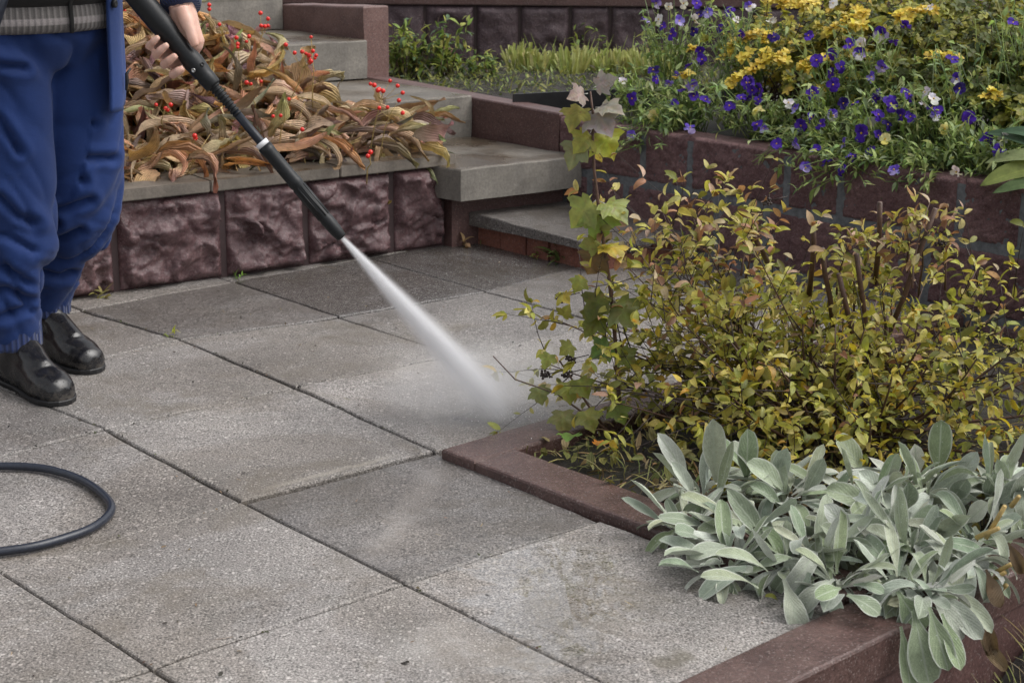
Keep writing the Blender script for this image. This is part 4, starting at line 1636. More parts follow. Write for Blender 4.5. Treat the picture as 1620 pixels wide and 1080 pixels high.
# --- stalks of red berries
bm_ = MB()
ball(bm_, (0, 0, 0), .0066, 10)
BP = bm_.build('berry', M['berry'])
bme = BP.data
bpy.data.objects.remove(BP)
SPR = [((205, 75), [(197, 17), (203, 24), (204, 30), (196, 10)], 'red berry stalk between the jacket and the lance'),
       ((328, 85), [(331, 8), (331, 15)], 'thin upright stalk with two red berries right of the sleeve'),
       ((390, 110), [(412, 21), (424, 30), (413, 41), (419, 42), (424, 41)], 'berry stalk in front of the streaked top step'),
       ((385, 135), [(374, 60), (394, 58), (390, 66), (376, 70), (376, 75), (347, 39)], 'berry stalk rising in the middle of the withered heap'),
       ((450, 170), [(452, 71), (466, 84), (478, 82), (484, 85), (489, 88), (489, 93), (495, 81), (492, 97), (490, 99), (498, 92), (500, 88)], 'densest berry stalk, its cluster before the fourth step'),
       ((495, 165), [(492, 59)], 'slender stalk with one red berry at its tip'),
       ((585, 215), [(586, 133), (592, 135), (600, 141), (606, 144), (598, 143), (617, 128), (629, 136), (637, 147)], 'berry stalk at the right end of the heap, lower cluster'),
       ((600, 225), [(631, 159), (600, 171), (613, 170), (637, 179)], 'berry stalk drooping at the heap end beside the wet step'),
       ((255, 200), [(247, 166), (262, 172), (265, 174), (270, 166)], 'low berry stalk left of the lance beside the trousers'),
       ((300, 225), [(308, 215), (309, 219)], 'two red berries low in the heap above the coping'),
       ((405, 165), [(390, 131), (397, 133), (413, 129)], 'berry stalk under the ribbed collar of the lance'),
       ((440, 215), [(432, 184), (444, 183), (478, 205), (457, 157)], 'berries lying among the leaves right of the thin tube'),
       ((580, 262), [(582, 247), (586, 241)], 'red berries hanging at the coping edge')]
for (bx, by), bs, lab in SPR:
    y = 4.72 + (265 - by) * .0060
    B0 = ony(bx, by + 12, y)
    t = empty('berry_stalk', B0, lab, 'berry stalk', 'stalks of red berries in the planter')
    q = MB()
    cx = sum(b[0] for b in bs) / len(bs)
    cy = sum(b[1] for b in bs) / len(bs)
    T = ony(cx, cy + 4, y - .085)
    Mp = B0 * .45 + T * .55 + rvec() * .008
    tube(q, [B0 - Z * .03, B0 * .7 + T * .3, Mp, T], [.0019, .0018, .0015, .0010], 6)
    for (x, yy) in bs:
        P = ony(x, yy, y - .09 + rnd(-.02, .02))
        tube(q, [Mp * .4 + T * .6, (Mp + T + P) / 3 + rvec() * .003, P], [.0009, .0008, .0006], 5)
        b = bpy.data.objects.new('berry', bme)
        COL.objects.link(b)
        b.location = P
        s_ = rnd(.8, 1.15)
        b.scale = (s_, s_, s_)
        b.parent = t
        b.matrix_parent_inverse = Matrix.Translation(t.location).inverted()
    q.build('stalk', M['straw'], t)

# ================================================================== SHRUB IN THE KERBED BED
random.seed(5)
SB = W(1.20, 1.03, 0)
bush = empty('shrub', SB, 'spreading autumn shrub with yellowing leaves and brown cut stems in the kerbed bed', 'shrub')
ST, TW, FO = MB(), MB(), MB()
YG = [(.37, .36, .06), (.45, .42, .09), (.29, .30, .06), (.48, .43, .11), (.18, .19, .045), (.54, .49, .18)]
TOPC = [(.44, .30, .21), (.36, .19, .11), (.50, .42, .27), (.26, .14, .085), (.44, .39, .14)]
YEL = [(.50, .38, .04), (.42, .33, .05), (.48, .30, .05)]


def bushleaf(P, d, hfrac):
    r = random.random()
    if hfrac > .72:
        c = random.choice(TOPC) if r < .5 else random.choice(YG)
    elif hfrac < .3:
        c = random.choice(YEL) if r < .16 else random.choice(YG)
    else:
        c = random.choice(YEL) if r < .06 else (random.choice(TOPC) if r < .16 else random.choice(YG))
    L = rnd(.018, .038)
    leaf(FO, P, d, Z + rvec() * .9, L, L * rnd(.36, .55), wprof_oval, rnd(.2, 1.5), rnd(.15, .7), rnd(-.5, .5), 5, 2, jcol(c, .2), rnd(0, .05), 0, .1)


def shoot(P, d, L, r0, dens, depth=0):
    n = max(4, int(L / .05))
    pts = [V(P)]
    dd = V(d).normalized()
    for i in range(n):
        dd = (dd + rvec() * .13 + Z * (.05 if dd.z > .3 else .015)).normalized()
        pts.append(pts[-1] + dd * (L / n))
    rad = [r0 * (1 - .7 * i / n) for i in range(n + 1)]
    tube(ST if depth == 0 else TW, pts, rad, 7 if depth == 0 else 5)
    for i in range(1, n + 1):
        f = i / n
        a = (pts[i] - pts[i - 1]).normalized()
        hf = pts[i].z / .5
        if depth == 0 and f > .22:
            for k in range(random.choice((1, 1, 2))):
                x, y = perp(a)
                th = rnd(0, 6.28)
                sd_ = (a * rnd(.5, 1.1) + x * math.cos(th) + y * math.sin(th)).normalized()
                shoot(pts[i - 1].lerp(pts[i], random.random()), sd_, L * rnd(.18, .4), r0 * .36, dens, 1)
        if (depth == 1) or f > .45:
            if random.random() < dens:
                x, y = perp(a)
                th = rnd(0, 6.28)
                for s_ in (0, math.pi):
                    sd_ = (a * .5 + x * math.cos(th + s_) + y * math.sin(th + s_) + Z * .15)
                    P_ = pts[i - 1].lerp(pts[i], random.random())
                    bushleaf(P_, sd_, hf)
    a = (pts[-1] - pts[-2]).normalized()
    for k in range(3):
        bushleaf(pts[-1], a + rvec() * .8, pts[-1].z / .5)


for i in range(62):
    az = 2 * math.pi * (i * .6180339 % 1)
    k = (i % 9) / 8
    el = R(8 + 74 * k ** 1.05 + rnd(-5, 5))
    L = (.62 - .335 * (el / 1.4)) * rnd(.76, 1.06)
    d = V((math.cos(az) * math.cos(el), math.sin(az) * math.cos(el), math.sin(el)))
    # the near side is cut short by the silvery plants
    if d.dot(-Vector((0, 1, 0))) > .55:
        L *= .78
    P = SB + V((math.cos(az), math.sin(az), 0)) * rnd(.01, .12) + Z * -.01
    shoot(P, d, L, rnd(.0036, .0054), .68)
for tx_, ty_ in ((905, 470), (880, 560), (900, 605), (960, 440), (1000, 395), (1050, 385), (930, 520), (1000, 470), (950, 600), (1020, 560), (1060, 500), (1095, 400), (1130, 372), (890, 520), (985, 530), (1040, 440)):
    P = SB + V((rnd(-.14, .02), rnd(-.12, .12), rnd(-.01, .03)))
    T = ony(tx_, ty_, SB.y + rnd(-.16, .10))
    d = T - P
    shoot(P, d.normalized() - Z * .06, d.length, rnd(.0028, .004), .7)
# twigs lying low to the left, over the kerb
for i in range(60):
    P = SB + V((rnd(-.28, .3), rnd(-.15, .25), rnd(.02, .16)))
    d = V((-1, rnd(-.35, .3), rnd(-.02, .25)))
    if i % 3 == 0:
        d.x *= -1
    n = 5
    pts = [P]
    dd = d.normalized()
    for k in range(n):
        dd = (dd + rvec() * .14).normalized()
        pts.append(pts[-1] + dd * rnd(.05, .09))
    tube(TW, pts, [.0021, .0019, .0017, .0014, .0011, .0008], 5)
    for k in range(4):
        bushleaf(random.choice(pts[2:]), dd + rvec(), .4)
# skirts of leaves round the foot
for i in range(240):
    a = rnd(0, 6.283)
    r_ = rnd(.2, .62)
    P = SB + V((math.cos(a) * r_, math.sin(a) * r_ * .85, rnd(.02, .17)))
    u, v = toUV(P)
    if v < .60 and P.z < .08 or v > 1.55:
        continue
    bushleaf(P, rvec() + Z * .3, .2)
for i in range(10):      # thin reddish shoots above the crown, most of them at the right
    px = rnd(1380, 1520) if i % 3 else rnd(1150, 1380)
    P = ony(px + rnd(-30, 10), rnd(430, 500), SB.y + rnd(-.1, .1))
    T = ony(px, rnd(318, 385), SB.y + rnd(-.1, .1))
    shoot(P, T - P, (T - P).length, .0026, .55, 0)
ST.build('stems', M['twig'], bush)
TW.build('twigs', M['darktwig'], bush)
FO.build('foliage', M['bushleaf'], bush)
for px0, px1 in (((1313, 470), (1301, 393)), ((1368, 500), (1355, 402)), ((1352, 540), (1327, 433)), ((1285, 420), (1287, 350)), ((1405, 640), (1402, 500)), ((1390, 395), (1392, 320)), ((1205, 395), (1190, 365)), ((1430, 470), (1480, 330))):
    a, b = ony(*px0, SB.y - .02), ony(*px1, SB.y - .05)
    q = MB()
    tube(q, [a - (b - a) * .8 + V((0, .03, 0)), a, (a + b) / 2 + rvec() * .003, b], [.0062, .0058, .0056, .0054], 9)
    q.build('cut_stem', M['twig'], bush)
for px, py in ((887, 470), (902, 568), (897, 590), (865, 592), (1000, 395), (1215, 318), (1490, 385)):
    q = MB()
    c = ony(px, py, SB.y - .02)
    for k in range(26):
        p_ = c + rvec() * rnd(.004, .014)
        ball(q, p_, rnd(.002, .0036), 5)
    tube(q, [c, c + V((.04, .0, .01))], .0012, 5)
    q.build('seed_head', M['darktwig'], bush)

# --- the lobed sapling in front
LOBE = [(0, 0), (.10, -.02), (.30, -.06), (.50, .02), (.40, .14), (.62, .30), (.74, .50), (.52, .52), (.44, .60), (.36, .58), (.34, .78), (.16, .92), (0, 1.12)]


def lobed(mb, P, d, nrm, size, col, droop=.6, cup=.25):
    d = V(d).normalized()
    x = d.cross(V(nrm)).normalized()
    n = x.cross(d).normalized()
    out = LOBE + [(-a, b) for a, b in reversed(LOBE[1:-1])]
    vs, uvs = [], []
    def pt(a, b):
        a_, b_ = a * size, b * size
        rr = math.hypot(a, b)
        return P + x * a_ + d * (b_ * math.cos(droop * b * .5)) + n * (cup * size * abs(a) - droop * size * .45 * b * b + .05 * size * math.sin(a * 9 + b * 6)) - n * (.15 * size * abs(a) ** 2)
    rings = (0.0, .35, .7, 1.0)
    c0 = (0, .36)
    vs.append(pt(*c0))
    uvs.append((.5, .36))
    k = len(out)
    for r_ in rings[1:]:
        for a, b in out:
            A, B = c0[0] + (a - c0[0]) * r_, c0[1] + (b - c0[1]) * r_
            vs.append(pt(A, B))
            uvs.append((.5 + A * .6, B))
    fs = [(0, 1 + i, 1 + (i + 1) % k) for i in range(k)]
    for r_ in range(2):
        for i in range(k):
            a = 1 + r_ * k + i
            b = 1 + r_ * k + (i + 1) % k
            fs.append((a, a + k, b + k, b))
    mb.add(vs, fs, [tuple(c * rnd(.92, 1.08) for c in col) for _ in vs], uvs)


random.seed(9)
SP = onz(985, 692, -.01)
sy = SP.y
sap = empty('sapling', SP, 'thin upright sapling with lobed green and yellow leaves before the steps', 'sapling')
path = [(985, 692), (977, 600), (974, 545), (967, 470), (962, 430), (955, 385), (946, 320), (940, 270), (938, 225), (938, 180), (934, 145)]
pts = [ony(x, y, sy - .002 * i) for i, (x, y) in enumerate(path)]
q = MB()
tube(q, pts, [.0048, .0046, .0044, .0042, .0040, .0038, .0036, .0033, .003, .0026, .0018], 9)
q.build('stem', M['twig'], sap)
GY = (.22, .23, .045)
LEAFS = [((938, 172), (948, 185), .050, (.24, .20, .20), .7), ((925, 165), (905, 188), .042, (.23, .22, .05), .8), ((930, 148), (905, 152), .03, (.30, .22, .20), .5), ((938, 140), (960, 128), .034, (.27, .23, .22), .4),
         ((942, 170), (975, 170), .040, (.27, .25, .20), .7), ((943, 200), (965, 232), .050, (.30, .31, .05), .9), ((938, 205), (915, 232), .038, (.30, .29, .06), .8), ((930, 220), (900, 250), .046, (.20, .21, .11), 1.0),
         ((945, 315), (915, 340), .052, (.24, .26, .07), .8), ((948, 318), (985, 335), .048, (.21, .25, .06), .8), ((947, 322), (948, 365), .050, (.20, .26, .06), .7), ((955, 385), (930, 385), .032, (.26, .28, .06), .7),
         ((957, 385), (975, 395), .042, (.46, .36, .06), .8), ((955, 390), (930, 425), .044, (.15, .105, .05), 1.0), ((965, 460), (935, 490), .05, (.13, .15, .03), .7), ((967, 470), (1000, 505), .052, (.15, .17, .04), .8),
         ((972, 540), (940, 560), .036, (.13, .22, .05), .6), ((974, 550), (1000, 575), .036, (.2, .24, .05), .7), ((960, 490), (930, 520), .044, (.16, .18, .03), .6)]
for (bx, by), (cx, cy), s_, c, dr in LEAFS:
    B_ = ony(bx, by, sy - .005)
    C_ = ony(cx, cy, sy - rnd(.01, .045))
    d = (C_ - B_)
    q = MB()
    st = B_ + d * .25
    tube(q, [B_, st], .0011, 5)
    lobed(q, st, d, Z * .7 - V((0, 1, 0)) * .65 + rvec() * .3, s_ * 1.3, jcol(c, .1), dr, rnd(.05, .35))
    q.build('leaf', M['sapleaf'], sap)
# low side branch with the greener leaves over the kerb
q = MB()
br = [ony(*p_, sy - .03) for p_ in ((780, 563), (815, 600), (850, 612), (880, 622), (905, 640), (940, 665), (975, 690))]
tube(q, br, [.0012, .0016, .0018, .002, .0022, .0026, .003], 6)
br2 = [ony(*p_, sy - .02) for p_ in ((885, 570), (905, 600), (930, 640), (960, 680))]
tube(q, br2, [.002, .0024, .0028, .003], 6)
q.build('side_branch', M['twig'], sap)
for (bx, by), (cx, cy), s_, c in (((895, 605), (905, 635), .042, (.24, .26, .05)), ((915, 600), (925, 620), .04, (.20, .22, .04)), ((850, 612), (858, 635), .036, (.17, .19, .05)), ((890, 650), (893, 680), .046, (.25, .26, .08)),
                                  ((925, 650), (935, 668), .044, (.24, .26, .06)), ((975, 640), (985, 665), .04, (.14, .18, .03)), ((870, 560), (855, 590), .03, (.24, .26, .06)), ((905, 545), (885, 560), .03, (.25, .27, .06)),
                                  ((890, 500), (905, 480), .028, (.27, .28, .06)), ((920, 440), (905, 470), .03, (.28, .29, .07)), ((890, 465), (900, 480), .024, (.4, .32, .06))):
    B_ = ony(bx, by, sy - .03)
    C_ = ony(cx, cy, sy - rnd(.04, .07))
    q = MB()
    lobed(q, B_, C_ - B_, Z * .5 - V((0, 1, 0)) * .8 + rvec() * .25, s_ * 1.1, jcol(c, .1), .8, .2)
    q.build('leaf', M['sapleaf'], sap)

# ================================================================== LITTER AND GRASS ROUND THE SHRUB
random.seed(33)
q = MB()
GR = [(.17, .18, .05), (.24, .22, .08), (.33, .27, .13), (.12, .14, .04), (.28, .19, .09), (.2, .2, .06)]
for i in range(1500):
    u, v = rnd(.57, 2.2), rnd(.675, 1.58)
    if random.random() < .45:
        u = rnd(.57, 1.1)
    P = W(u, v, -.005 + rnd(0, .03))
    if random.random() < .7:
        leaf(q, P, rvec() + Z * rnd(0, .5), Z, rnd(.03, .09), rnd(.003, .006), wprof_blade, rnd(.3, 2.), .2, rnd(-1, 1), 4, 1, jcol(random.choice(GR), .25))
    else:
        leaf(q, P, rvec() + Z * .1, Z + rvec() * .6, rnd(.02, .045), rnd(.01, .02), wprof_oval, rnd(-.6, 1.), .3, 0, 4, 2, jcol(random.choice(GR), .25), .05)
q.build('garden_clippings', M['litter'], kind='stuff')
soil_sheet('grass_bank', [(.30, 1.716), (3.2, 1.716), (3.2, 3.0), (.30, 3.0)], -.40, .02, .04, lambda u, v: .30 * sstep((u - .40) / .55))
q = MB()
for i in range(800):
    u, v = rnd(.5, 1.7), 1.73 + .35 * random.random() ** 1.5
    z = -.40 + .30 * sstep((u - .40) / .55)
    leaf(q, W(u, v, z), Z + rvec() * .6, E2 + rvec() * .4, rnd(.04, .14), rnd(.002, .004), wprof_blade, rnd(.2, 1.6), .3, 0, 5, 1, jcol(random.choice([(.24, .23, .07), (.16, .19, .05), (.36, .30, .14), (.20, .16, .09)]), .25))
q.build('bank_grass', M['litter'], kind='stuff')

# ================================================================== SILVERY LEAVES (LAMB'S EAR)
random.seed(12)
LC = [(.33, .375, .295), (.44, .48, .40), (.24, .29, .205), (.52, .55, .48), (.34, .385, .26), (.39, .43, .32), (.26, .31, .19)]


def lamb(mb, P, d, up, L, Wd, bend, col=None, twist=None, fold=None):
    c = jcol(col or random.choice(LC), .1)
    leaf(mb, P, d, up, L, Wd, wprof_lamb, bend, rnd(.15, .55) if fold is None else fold, rnd(-.9, .9) if twist is None else twist, 12, 6, c, rnd(.0, .05), rnd(-.3, .5), .09)


def lambpx(mb, b, t, y0, Wd, dy=-.02, bend=.5, col=None, facing=.5):
    """a leaf from one place in the clump to another, broad side partly towards the path"""
    B_ = ony(*b, y0)
    T_ = ony(*t, y0 + dy)
    d = T_ - B_
    L = d.length * (1 + bend * bend * .05)
    x = d.cross(V((0, -1, 0)) * facing + Z * (1 - facing)).normalized()
    d2 = Matrix.Rotation(bend * .5, 3, x) @ d
    lamb(mb, B_, d2, V((0, -1, 0)) * facing + Z * (1 - facing), L, Wd, bend, col, rnd(-.2, .2))


CL = [('silvery clump at the left end, with the tallest upright leaf', [(1112, 785, .03), (1085, 840, .02)], [((1133, 770), (1124, 650), .050, .25, .9), ((1092, 765), (1040, 688), .036, .4, .5), ((1098, 790), (1065, 730), .03, .4, .5), ((1130, 800), (1148, 705), .026, -.5, .3), ((1120, 835), (1040, 817), .036, .5, .3), ((1105, 905), (1040, 897), .03, .6, .2), ((1110, 850), (1060, 850), .04, .8, .4), ((1180, 765), (1182, 672), .042, .3, .9)]),
      ('silvery clump spilling onto the paving with a leaf pointing left', [(1175, 850, .04), (1150, 900, .02)], [((1200, 890), (1102, 940), .040, .5, .35), ((1215, 860), (1142, 772), .038, .55, .6), ((1190, 830), (1100, 850), .04, .7, .4), ((1200, 930), (1110, 905), .03, .5, .2), ((1160, 870), (1090, 880), .036, 1., .4), ((1215, 905), (1130, 875), .03, .9, .3)]),
      ('silvery clump between the shrub and the drooping yellowed leaf', [(1245, 790, .05), (1215, 770, .04)], [((1245, 780), (1187, 730), .046, .4, .5), ((1270, 790), (1300, 725), .034, -.3, .5), ((1290, 790), (1352, 748), .034, -.9, .3), ((1235, 800), (1190, 765), .036, .6, .5), ((1220, 770), (1245, 710), .04, .3, .8), ((1300, 770), (1240, 740), .03, .4, .4)]),
      ('silvery clump with small round and yellowed leaves hanging over the kerb', [(1290, 880, .05), (1245, 895, .03), (1325, 925, .035)], [((1258, 850), (1263, 912), .040, .5, .9), ((1240, 915), (1270, 1008), .038, .5, .8), ((1280, 905), (1250, 1000), .052, .5, .9), ((1310, 890), (1305, 950), .036, .6, .8), ((1330, 930), (1290, 945), .03, .6, .5), ((1340, 940), (1390, 975), .034, .6, .4)]),
      ('silvery clump in the middle with broad leaves leaning left', [(1370, 800, .05), (1350, 850, .05)], [((1365, 750), (1330, 690), .044, .5, .6), ((1385, 800), (1305, 775), .046, .5, .5), ((1400, 790), (1360, 745), .038, .5, .5), ((1350, 850), (1310, 800), .036, .4, .5), ((1380, 840), (1440, 810), .034, -.5, .4), ((1345, 870), (1300, 830), .034, .6, .5), ((1420, 830), (1360, 870), .03, .7, .4)]),
      ('silvery clump with a tall paddle shaped leaf against the dark shrub', [(1470, 780, .06), (1430, 770, .05)], [((1483, 752), (1490, 670), .046, .15, .95), ((1450, 760), (1448, 702), .034, .2, .9), ((1395, 770), (1420, 718), .036, .4, .6), ((1430, 810), (1435, 755), .042, .4, .8), ((1510, 760), (1545, 715), .036, .3, .7), ((1460, 790), (1530, 740), .044, -.6, .5), ((1400, 790), (1430, 742), .03, -.3, .5), ((1500, 800), (1530, 760), .04, -.4, .7)]),
      ('silvery clump with pale wet leaves in the brightest part of the bed', [(1440, 870, .06), (1420, 840, .06)], [((1450, 860), (1540, 815), .044, -.9, .5), ((1440, 850), (1390, 825), .038, .6, .4), ((1430, 870), (1365, 840), .034, .5, .4), ((1420, 860), (1480, 800), .036, -.7, .5), ((1450, 880), (1400, 855), .032, .6, .4), ((1470, 800), (1500, 770), .04, -.4, .8)]),
      ('silvery clump at the terrace edge, long leaves hanging down the wall', [(1420, 930, .04), (1465, 940, .04)], [((1395, 925), (1428, 1008), .044, .6, .8), ((1420, 935), (1462, 1000), .046, .6, .8), ((1445, 965), (1470, 1085), .052, .4, .9), ((1470, 960), (1500, 1060), .040, .5, .9), ((1490, 970), (1520, 1060), .030, .4, .8), ((1480, 930), (1555, 1010), .036, .5, .7), ((1500, 920), (1570, 1000), .032, .5, .7), ((1425, 990), (1440, 1090), .03, .3, .9), ((1350, 925), (1400, 935), .03, .4, .3)]),
      ('silvery clump near the right edge with green and brown lower leaves', [(1540, 860, .05), (1530, 900, .04)], [((1500, 850), (1545, 930), .050, .7, .6), ((1520, 830), (1575, 790), .036, -.5, .5), ((1550, 880), (1560, 960), .036, .6, .8), ((1560, 840), (1620, 820), .036, -.5, .4), ((1520, 880), (1560, 900), .04, .7, .5), ((1540, 850), (1600, 850), .03, -.6, .4)]),
      ('silvery clump at the right edge beside the stubby cut stalks', [(1590, 790, .06), (1625, 800, .05), (1570, 770, .06)], [((1560, 790), (1570, 740), .034, .3, .7), ((1590, 780), (1575, 725), .03, .4, .6), ((1600, 800), (1620, 740), .036, .3, .7), ((1620, 830), (1660, 790), .04, -.4, .5), ((1570, 800), (1620, 760), .04, -.5, .5)])]
for lab, cs, hero in CL:
    C0 = onz(cs[0][0], cs[0][1], .0)
    t = empty('silver_leaf_plant', (C0.x, C0.y, 0), lab, 'plant', "clumps of silvery felted leaves at the bed corner")
    q = MB()
    for cx, cy, cz in cs:
        C = onz(cx, cy, cz)
        n = 25
        for k in range(n):
            az = 2 * math.pi * (k * .618 % 1) + rnd(-.2, .2)
            f = k / n
            el = R(60 - 62 * f + rnd(-12, 10))
            d = V((math.cos(az) * math.cos(el), math.sin(az) * math.cos(el), math.sin(el)))
            L = rnd(.065, .13)
            lamb(q, C + V((math.cos(az), math.sin(az), 0)) * .012 + Z * rnd(-.02, .02), d, Z + d * -.2 + rvec() * .35, L, L * rnd(.21, .32), rnd(-.5, 2.8))
    for b, tp, wd, bend, fac in hero:
        y0 = onz(b[0], min(b[1], 960), .05).y - (0.03 if b[1] > 900 else 0)
        lambpx(q, b, tp, y0, wd, rnd(-.05, -.015), bend, None, fac)
    q.build('foliage', M['lamb'], t)
    q = MB()
    for k in range(22):
        C = onz(cs[0][0] + rnd(-35, 35), cs[0][1] + rnd(-10, 45), rnd(-.005, .02))
        lamb(q, C, rvec() + Z * .1 - Z * .2, Z + rvec() * .6, rnd(.05, .1), rnd(.014, .028), rnd(.3, 1.6), random.choice([(.20, .15, .10), (.27, .22, .16), (.15, .12, .09), (.24, .24, .16)]))
    q.build('withered_leaf_layer', M['litter'], t)
    if 'right edge' in lab or 'terrace edge' in lab:
        for b, tp in (((1595, 858), (1616, 908)), ((1553, 965), (1572, 1040)), ((1545, 1000), (1590, 1060)), ((1520, 1020), (1512, 1052)), ((1560, 900), (1580, 960))):
            if ('terrace' in lab) == (b[0] < 1560):
                q = MB()
                y0 = onz(b[0], 930, .02).y - .04
                lambpx(q, b, tp, y0, .026, -.02, .5, (.27, .19, .11), .8)
                o = q.build('dead_leaf', M['dry'], t)
                o['label'] = 'dead brown hanging leaf'
        for b, tp in (((1560, 850), (1590, 800)), ((1575, 905), (1600, 892)), ((1568, 918), (1590, 905)), ((1580, 935), (1592, 925)), ((1600, 800), (1612, 785)), ((1545, 850), (1580, 835))):
            if 'right edge beside' in lab:
                q = MB()
                y0 = onz(b[0], 900, .05).y
                tube(q, [ony(*b, y0), ony(*tp, y0 - .03)], [.0045, .0038], 8)
                q.build('cut_stalk', M['straw'], t)
#@@PART4
# ================================================================== PANSIES ABOVE THE RIGHT WALL
random.seed(44)
CN = E2.cross((E1 * .55 + Z * .47).normalized()).normalized()      # slope of the planting, up and away from the wall
CP = W(2.22, 0, .37)


def canopy(px, py, off=0.):
    return onplane(px, py, CP, CN) + (E1 * off)


PET = {'V': [(.055, .018, .30), (.075, .025, .36), (.065, .02, .33)], 'D': [(.018, .008, .10), (.028, .01, .15), (.03, .012, .16)],
       'B': [(.10, .055, .40), (.26, .20, .58), (.40, .34, .66)], 'W': [(.62, .58, .68), (.74, .70, .70), (.78, .75, .70)], 'Y': [(.72, .66, .30), (.76, .72, .36), (.74, .66, .18)],
       'M': [(.05, .018, .28), (.34, .28, .58), (.72, .70, .72)]}


def flower(name, c, n, size, kind, parent):
    """five petals: two upper, two side, one lip"""
    n = V(n).normalized()
    upv = (Z - n * Z.dot(n)).normalized()
    sx = upv.cross(n).normalized()
    q = MB()
    c0, c1, c2 = PET[kind]
    for ang, L, wd, col, lift in ((28, .5, .52, c0, .10), (-28, .5, .52, c0, .12), (92, .46, .46, c1, .03), (-92, .46, .46, c1, .03), (180, .50, .60, c2, .0)):
        a = R(ang + rnd(-8, 8))
        d = upv * math.cos(a) + sx * math.sin(a) + n * rnd(-.25, .55)
        col = jcol(col, .12)
        leaf(q, V(c) - n * lift * size * .4, d, n, size * L * 1.08, size * wd * 1.15, lambda t: max(.12, math.sin(math.pi * (t * .86 + .08)) ** .6 * (.45 + .75 * t)), rnd(-.4, .9), rnd(-.15, .3), rnd(-.4, .4), 6, 4, col, rnd(.03, .12), 0)
    ball(q, V(c) + n * size * .03, size * .07, 6, (.75, .50, .03))
    if kind in 'VDB':
        pass
    return q.build(name, M['petal'], parent)


# (pixel, colour, size) of every bloom that can be told apart
FL = []
for k, l in {'V': [(515, 210), (355, 285), (400, 255), (435, 258), (485, 315), (435, 400), (425, 345), (85, 420), (60, 425), (20, 392), (10, 470), (80, 470), (785, 447), (712, 490), (660, 540), (755, 545), (800, 552), (1085, 556), (575, 628), (340, 552), (385, 585), (180, 678), (365, 705), (465, 805), (412, 765), (525, 740), (595, 722), (1155, 662), (1225, 708), (1280, 108), (160, 175), (625, 465), (525, 490), (635, 642), (715, 195), (770, 125), (305, 170), (335, 440), (1010, 280), (60, 590), (275, 595), (945, 520)],
             'D': [(900, 510), (20, 385), (470, 490), (1020, 420), (690, 590)], 'M': [(648, 165), (905, 552), (1008, 375), (570, 255), (425, 548)],
             'W': [(575, 205), (870, 437), (920, 465), (440, 15), (890, 35), (140, 97), (610, 575), (210, 487), (1030, 810), (1226, 662), (860, 495)], 'B': [(605, 365), (658, 320), (290, 795), (260, 682), (240, 515), (35, 30), (655, 445), (500, 675), (735, 800), (105, 608)],
             'Y': [(85, 522), (970, 606), (695, 655)]}.items():
    FL += [(1180 + x / 3, y / 3, k) for x, y in l]
for k, l in {'W': [(625, 30), (695, 15), (740, 95), (1100, 97), (395, 386), (1000, 30), (928, 95), (560, 92)], 'B': [(545, 15), (515, 98), (740, 405), (435, 640), (705, 605), (655, 100), (620, 395), (788, 60)], 'V': [(755, 15), (910, 50), (865, 135), (950, 165), (595, 122), (632, 160), (450, 465), (540, 375), (680, 418), (722, 455), (780, 472), (765, 282), (770, 240), (625, 492), (985, 392), (1025, 425), (905, 500), (720, 310), (970, 460)],
             'D': [(760, 70), (555, 330), (660, 352), (1115, 175), (725, 150)], 'Y': [(1045, 520), (530, 550)]}.items():
    FL += [(860 + x / 3, y / 3, k) for x, y in l]
PC = [((1000, 140), 'pansy at the left end of the planting, one deep blue bloom at its edge'),
      ((1060, 30), 'pansy with white and lilac blooms before the dark back wall'),
      ((1075, 150), 'pansy with violet blooms left of the long yellow spray'),
      ((1020, 205), 'sprawling pansy with a pale lilac bloom hanging before the wall'),
      ((1190, 160), 'pansy with violet blooms right of the long yellow spray'),
      ((1170, 40), 'pansy with scattered white and violet blooms among the golden leaves'),
      ((1250, 225), 'pansy with a deep violet bloom right at the wall top, above a mortar joint'),
      ((1310, 170), 'pansy with a dense group of violet blooms low in the middle of the bed'),
      ((1320, 100), 'pansy with violet blooms over the orange yellow sprig'),
      ((1390, 75), 'tall pansy with the large violet and white bloom at its top'),
      ((1400, 165), 'pansy with two large deep violet blooms facing the path'),
      ((1480, 165), 'pansy with dark violet and white faced blooms on tall stems'),
      ((1370, 225), 'pansy with one large royal blue bloom above trailing leaves'),
      ((1440, 260), 'pansy trailing small buds and pale blooms down over the wall'),
      ((1330, 265), 'pansy hanging over the wall with a violet bloom and a leafy shoot'),
      ((1540, 200), 'pansy with a single violet bloom on a thin tall stem'),
      ((1590, 225), 'pansy with small violet blooms beside the broad pale leaves'),
      ((1600, 40), 'pansy with a violet bloom in the top right corner'),
      ((1520, 110), 'pansy with a dark upright violet bloom before the olive shrub')]
members = {i: [] for i in range(len(PC))}
for x, y, k in FL:
    i = min(range(len(PC)), key=lambda i: (PC[i][0][0] - x) ** 2 + (PC[i][0][1] - y) ** 2)
    members[i].append((x, y, k))
PG = [(.17, .24, .07), (.23, .31, .10), (.30, .38, .13), (.12, .18, .07), (.35, .41, .17), (.26, .33, .18)]
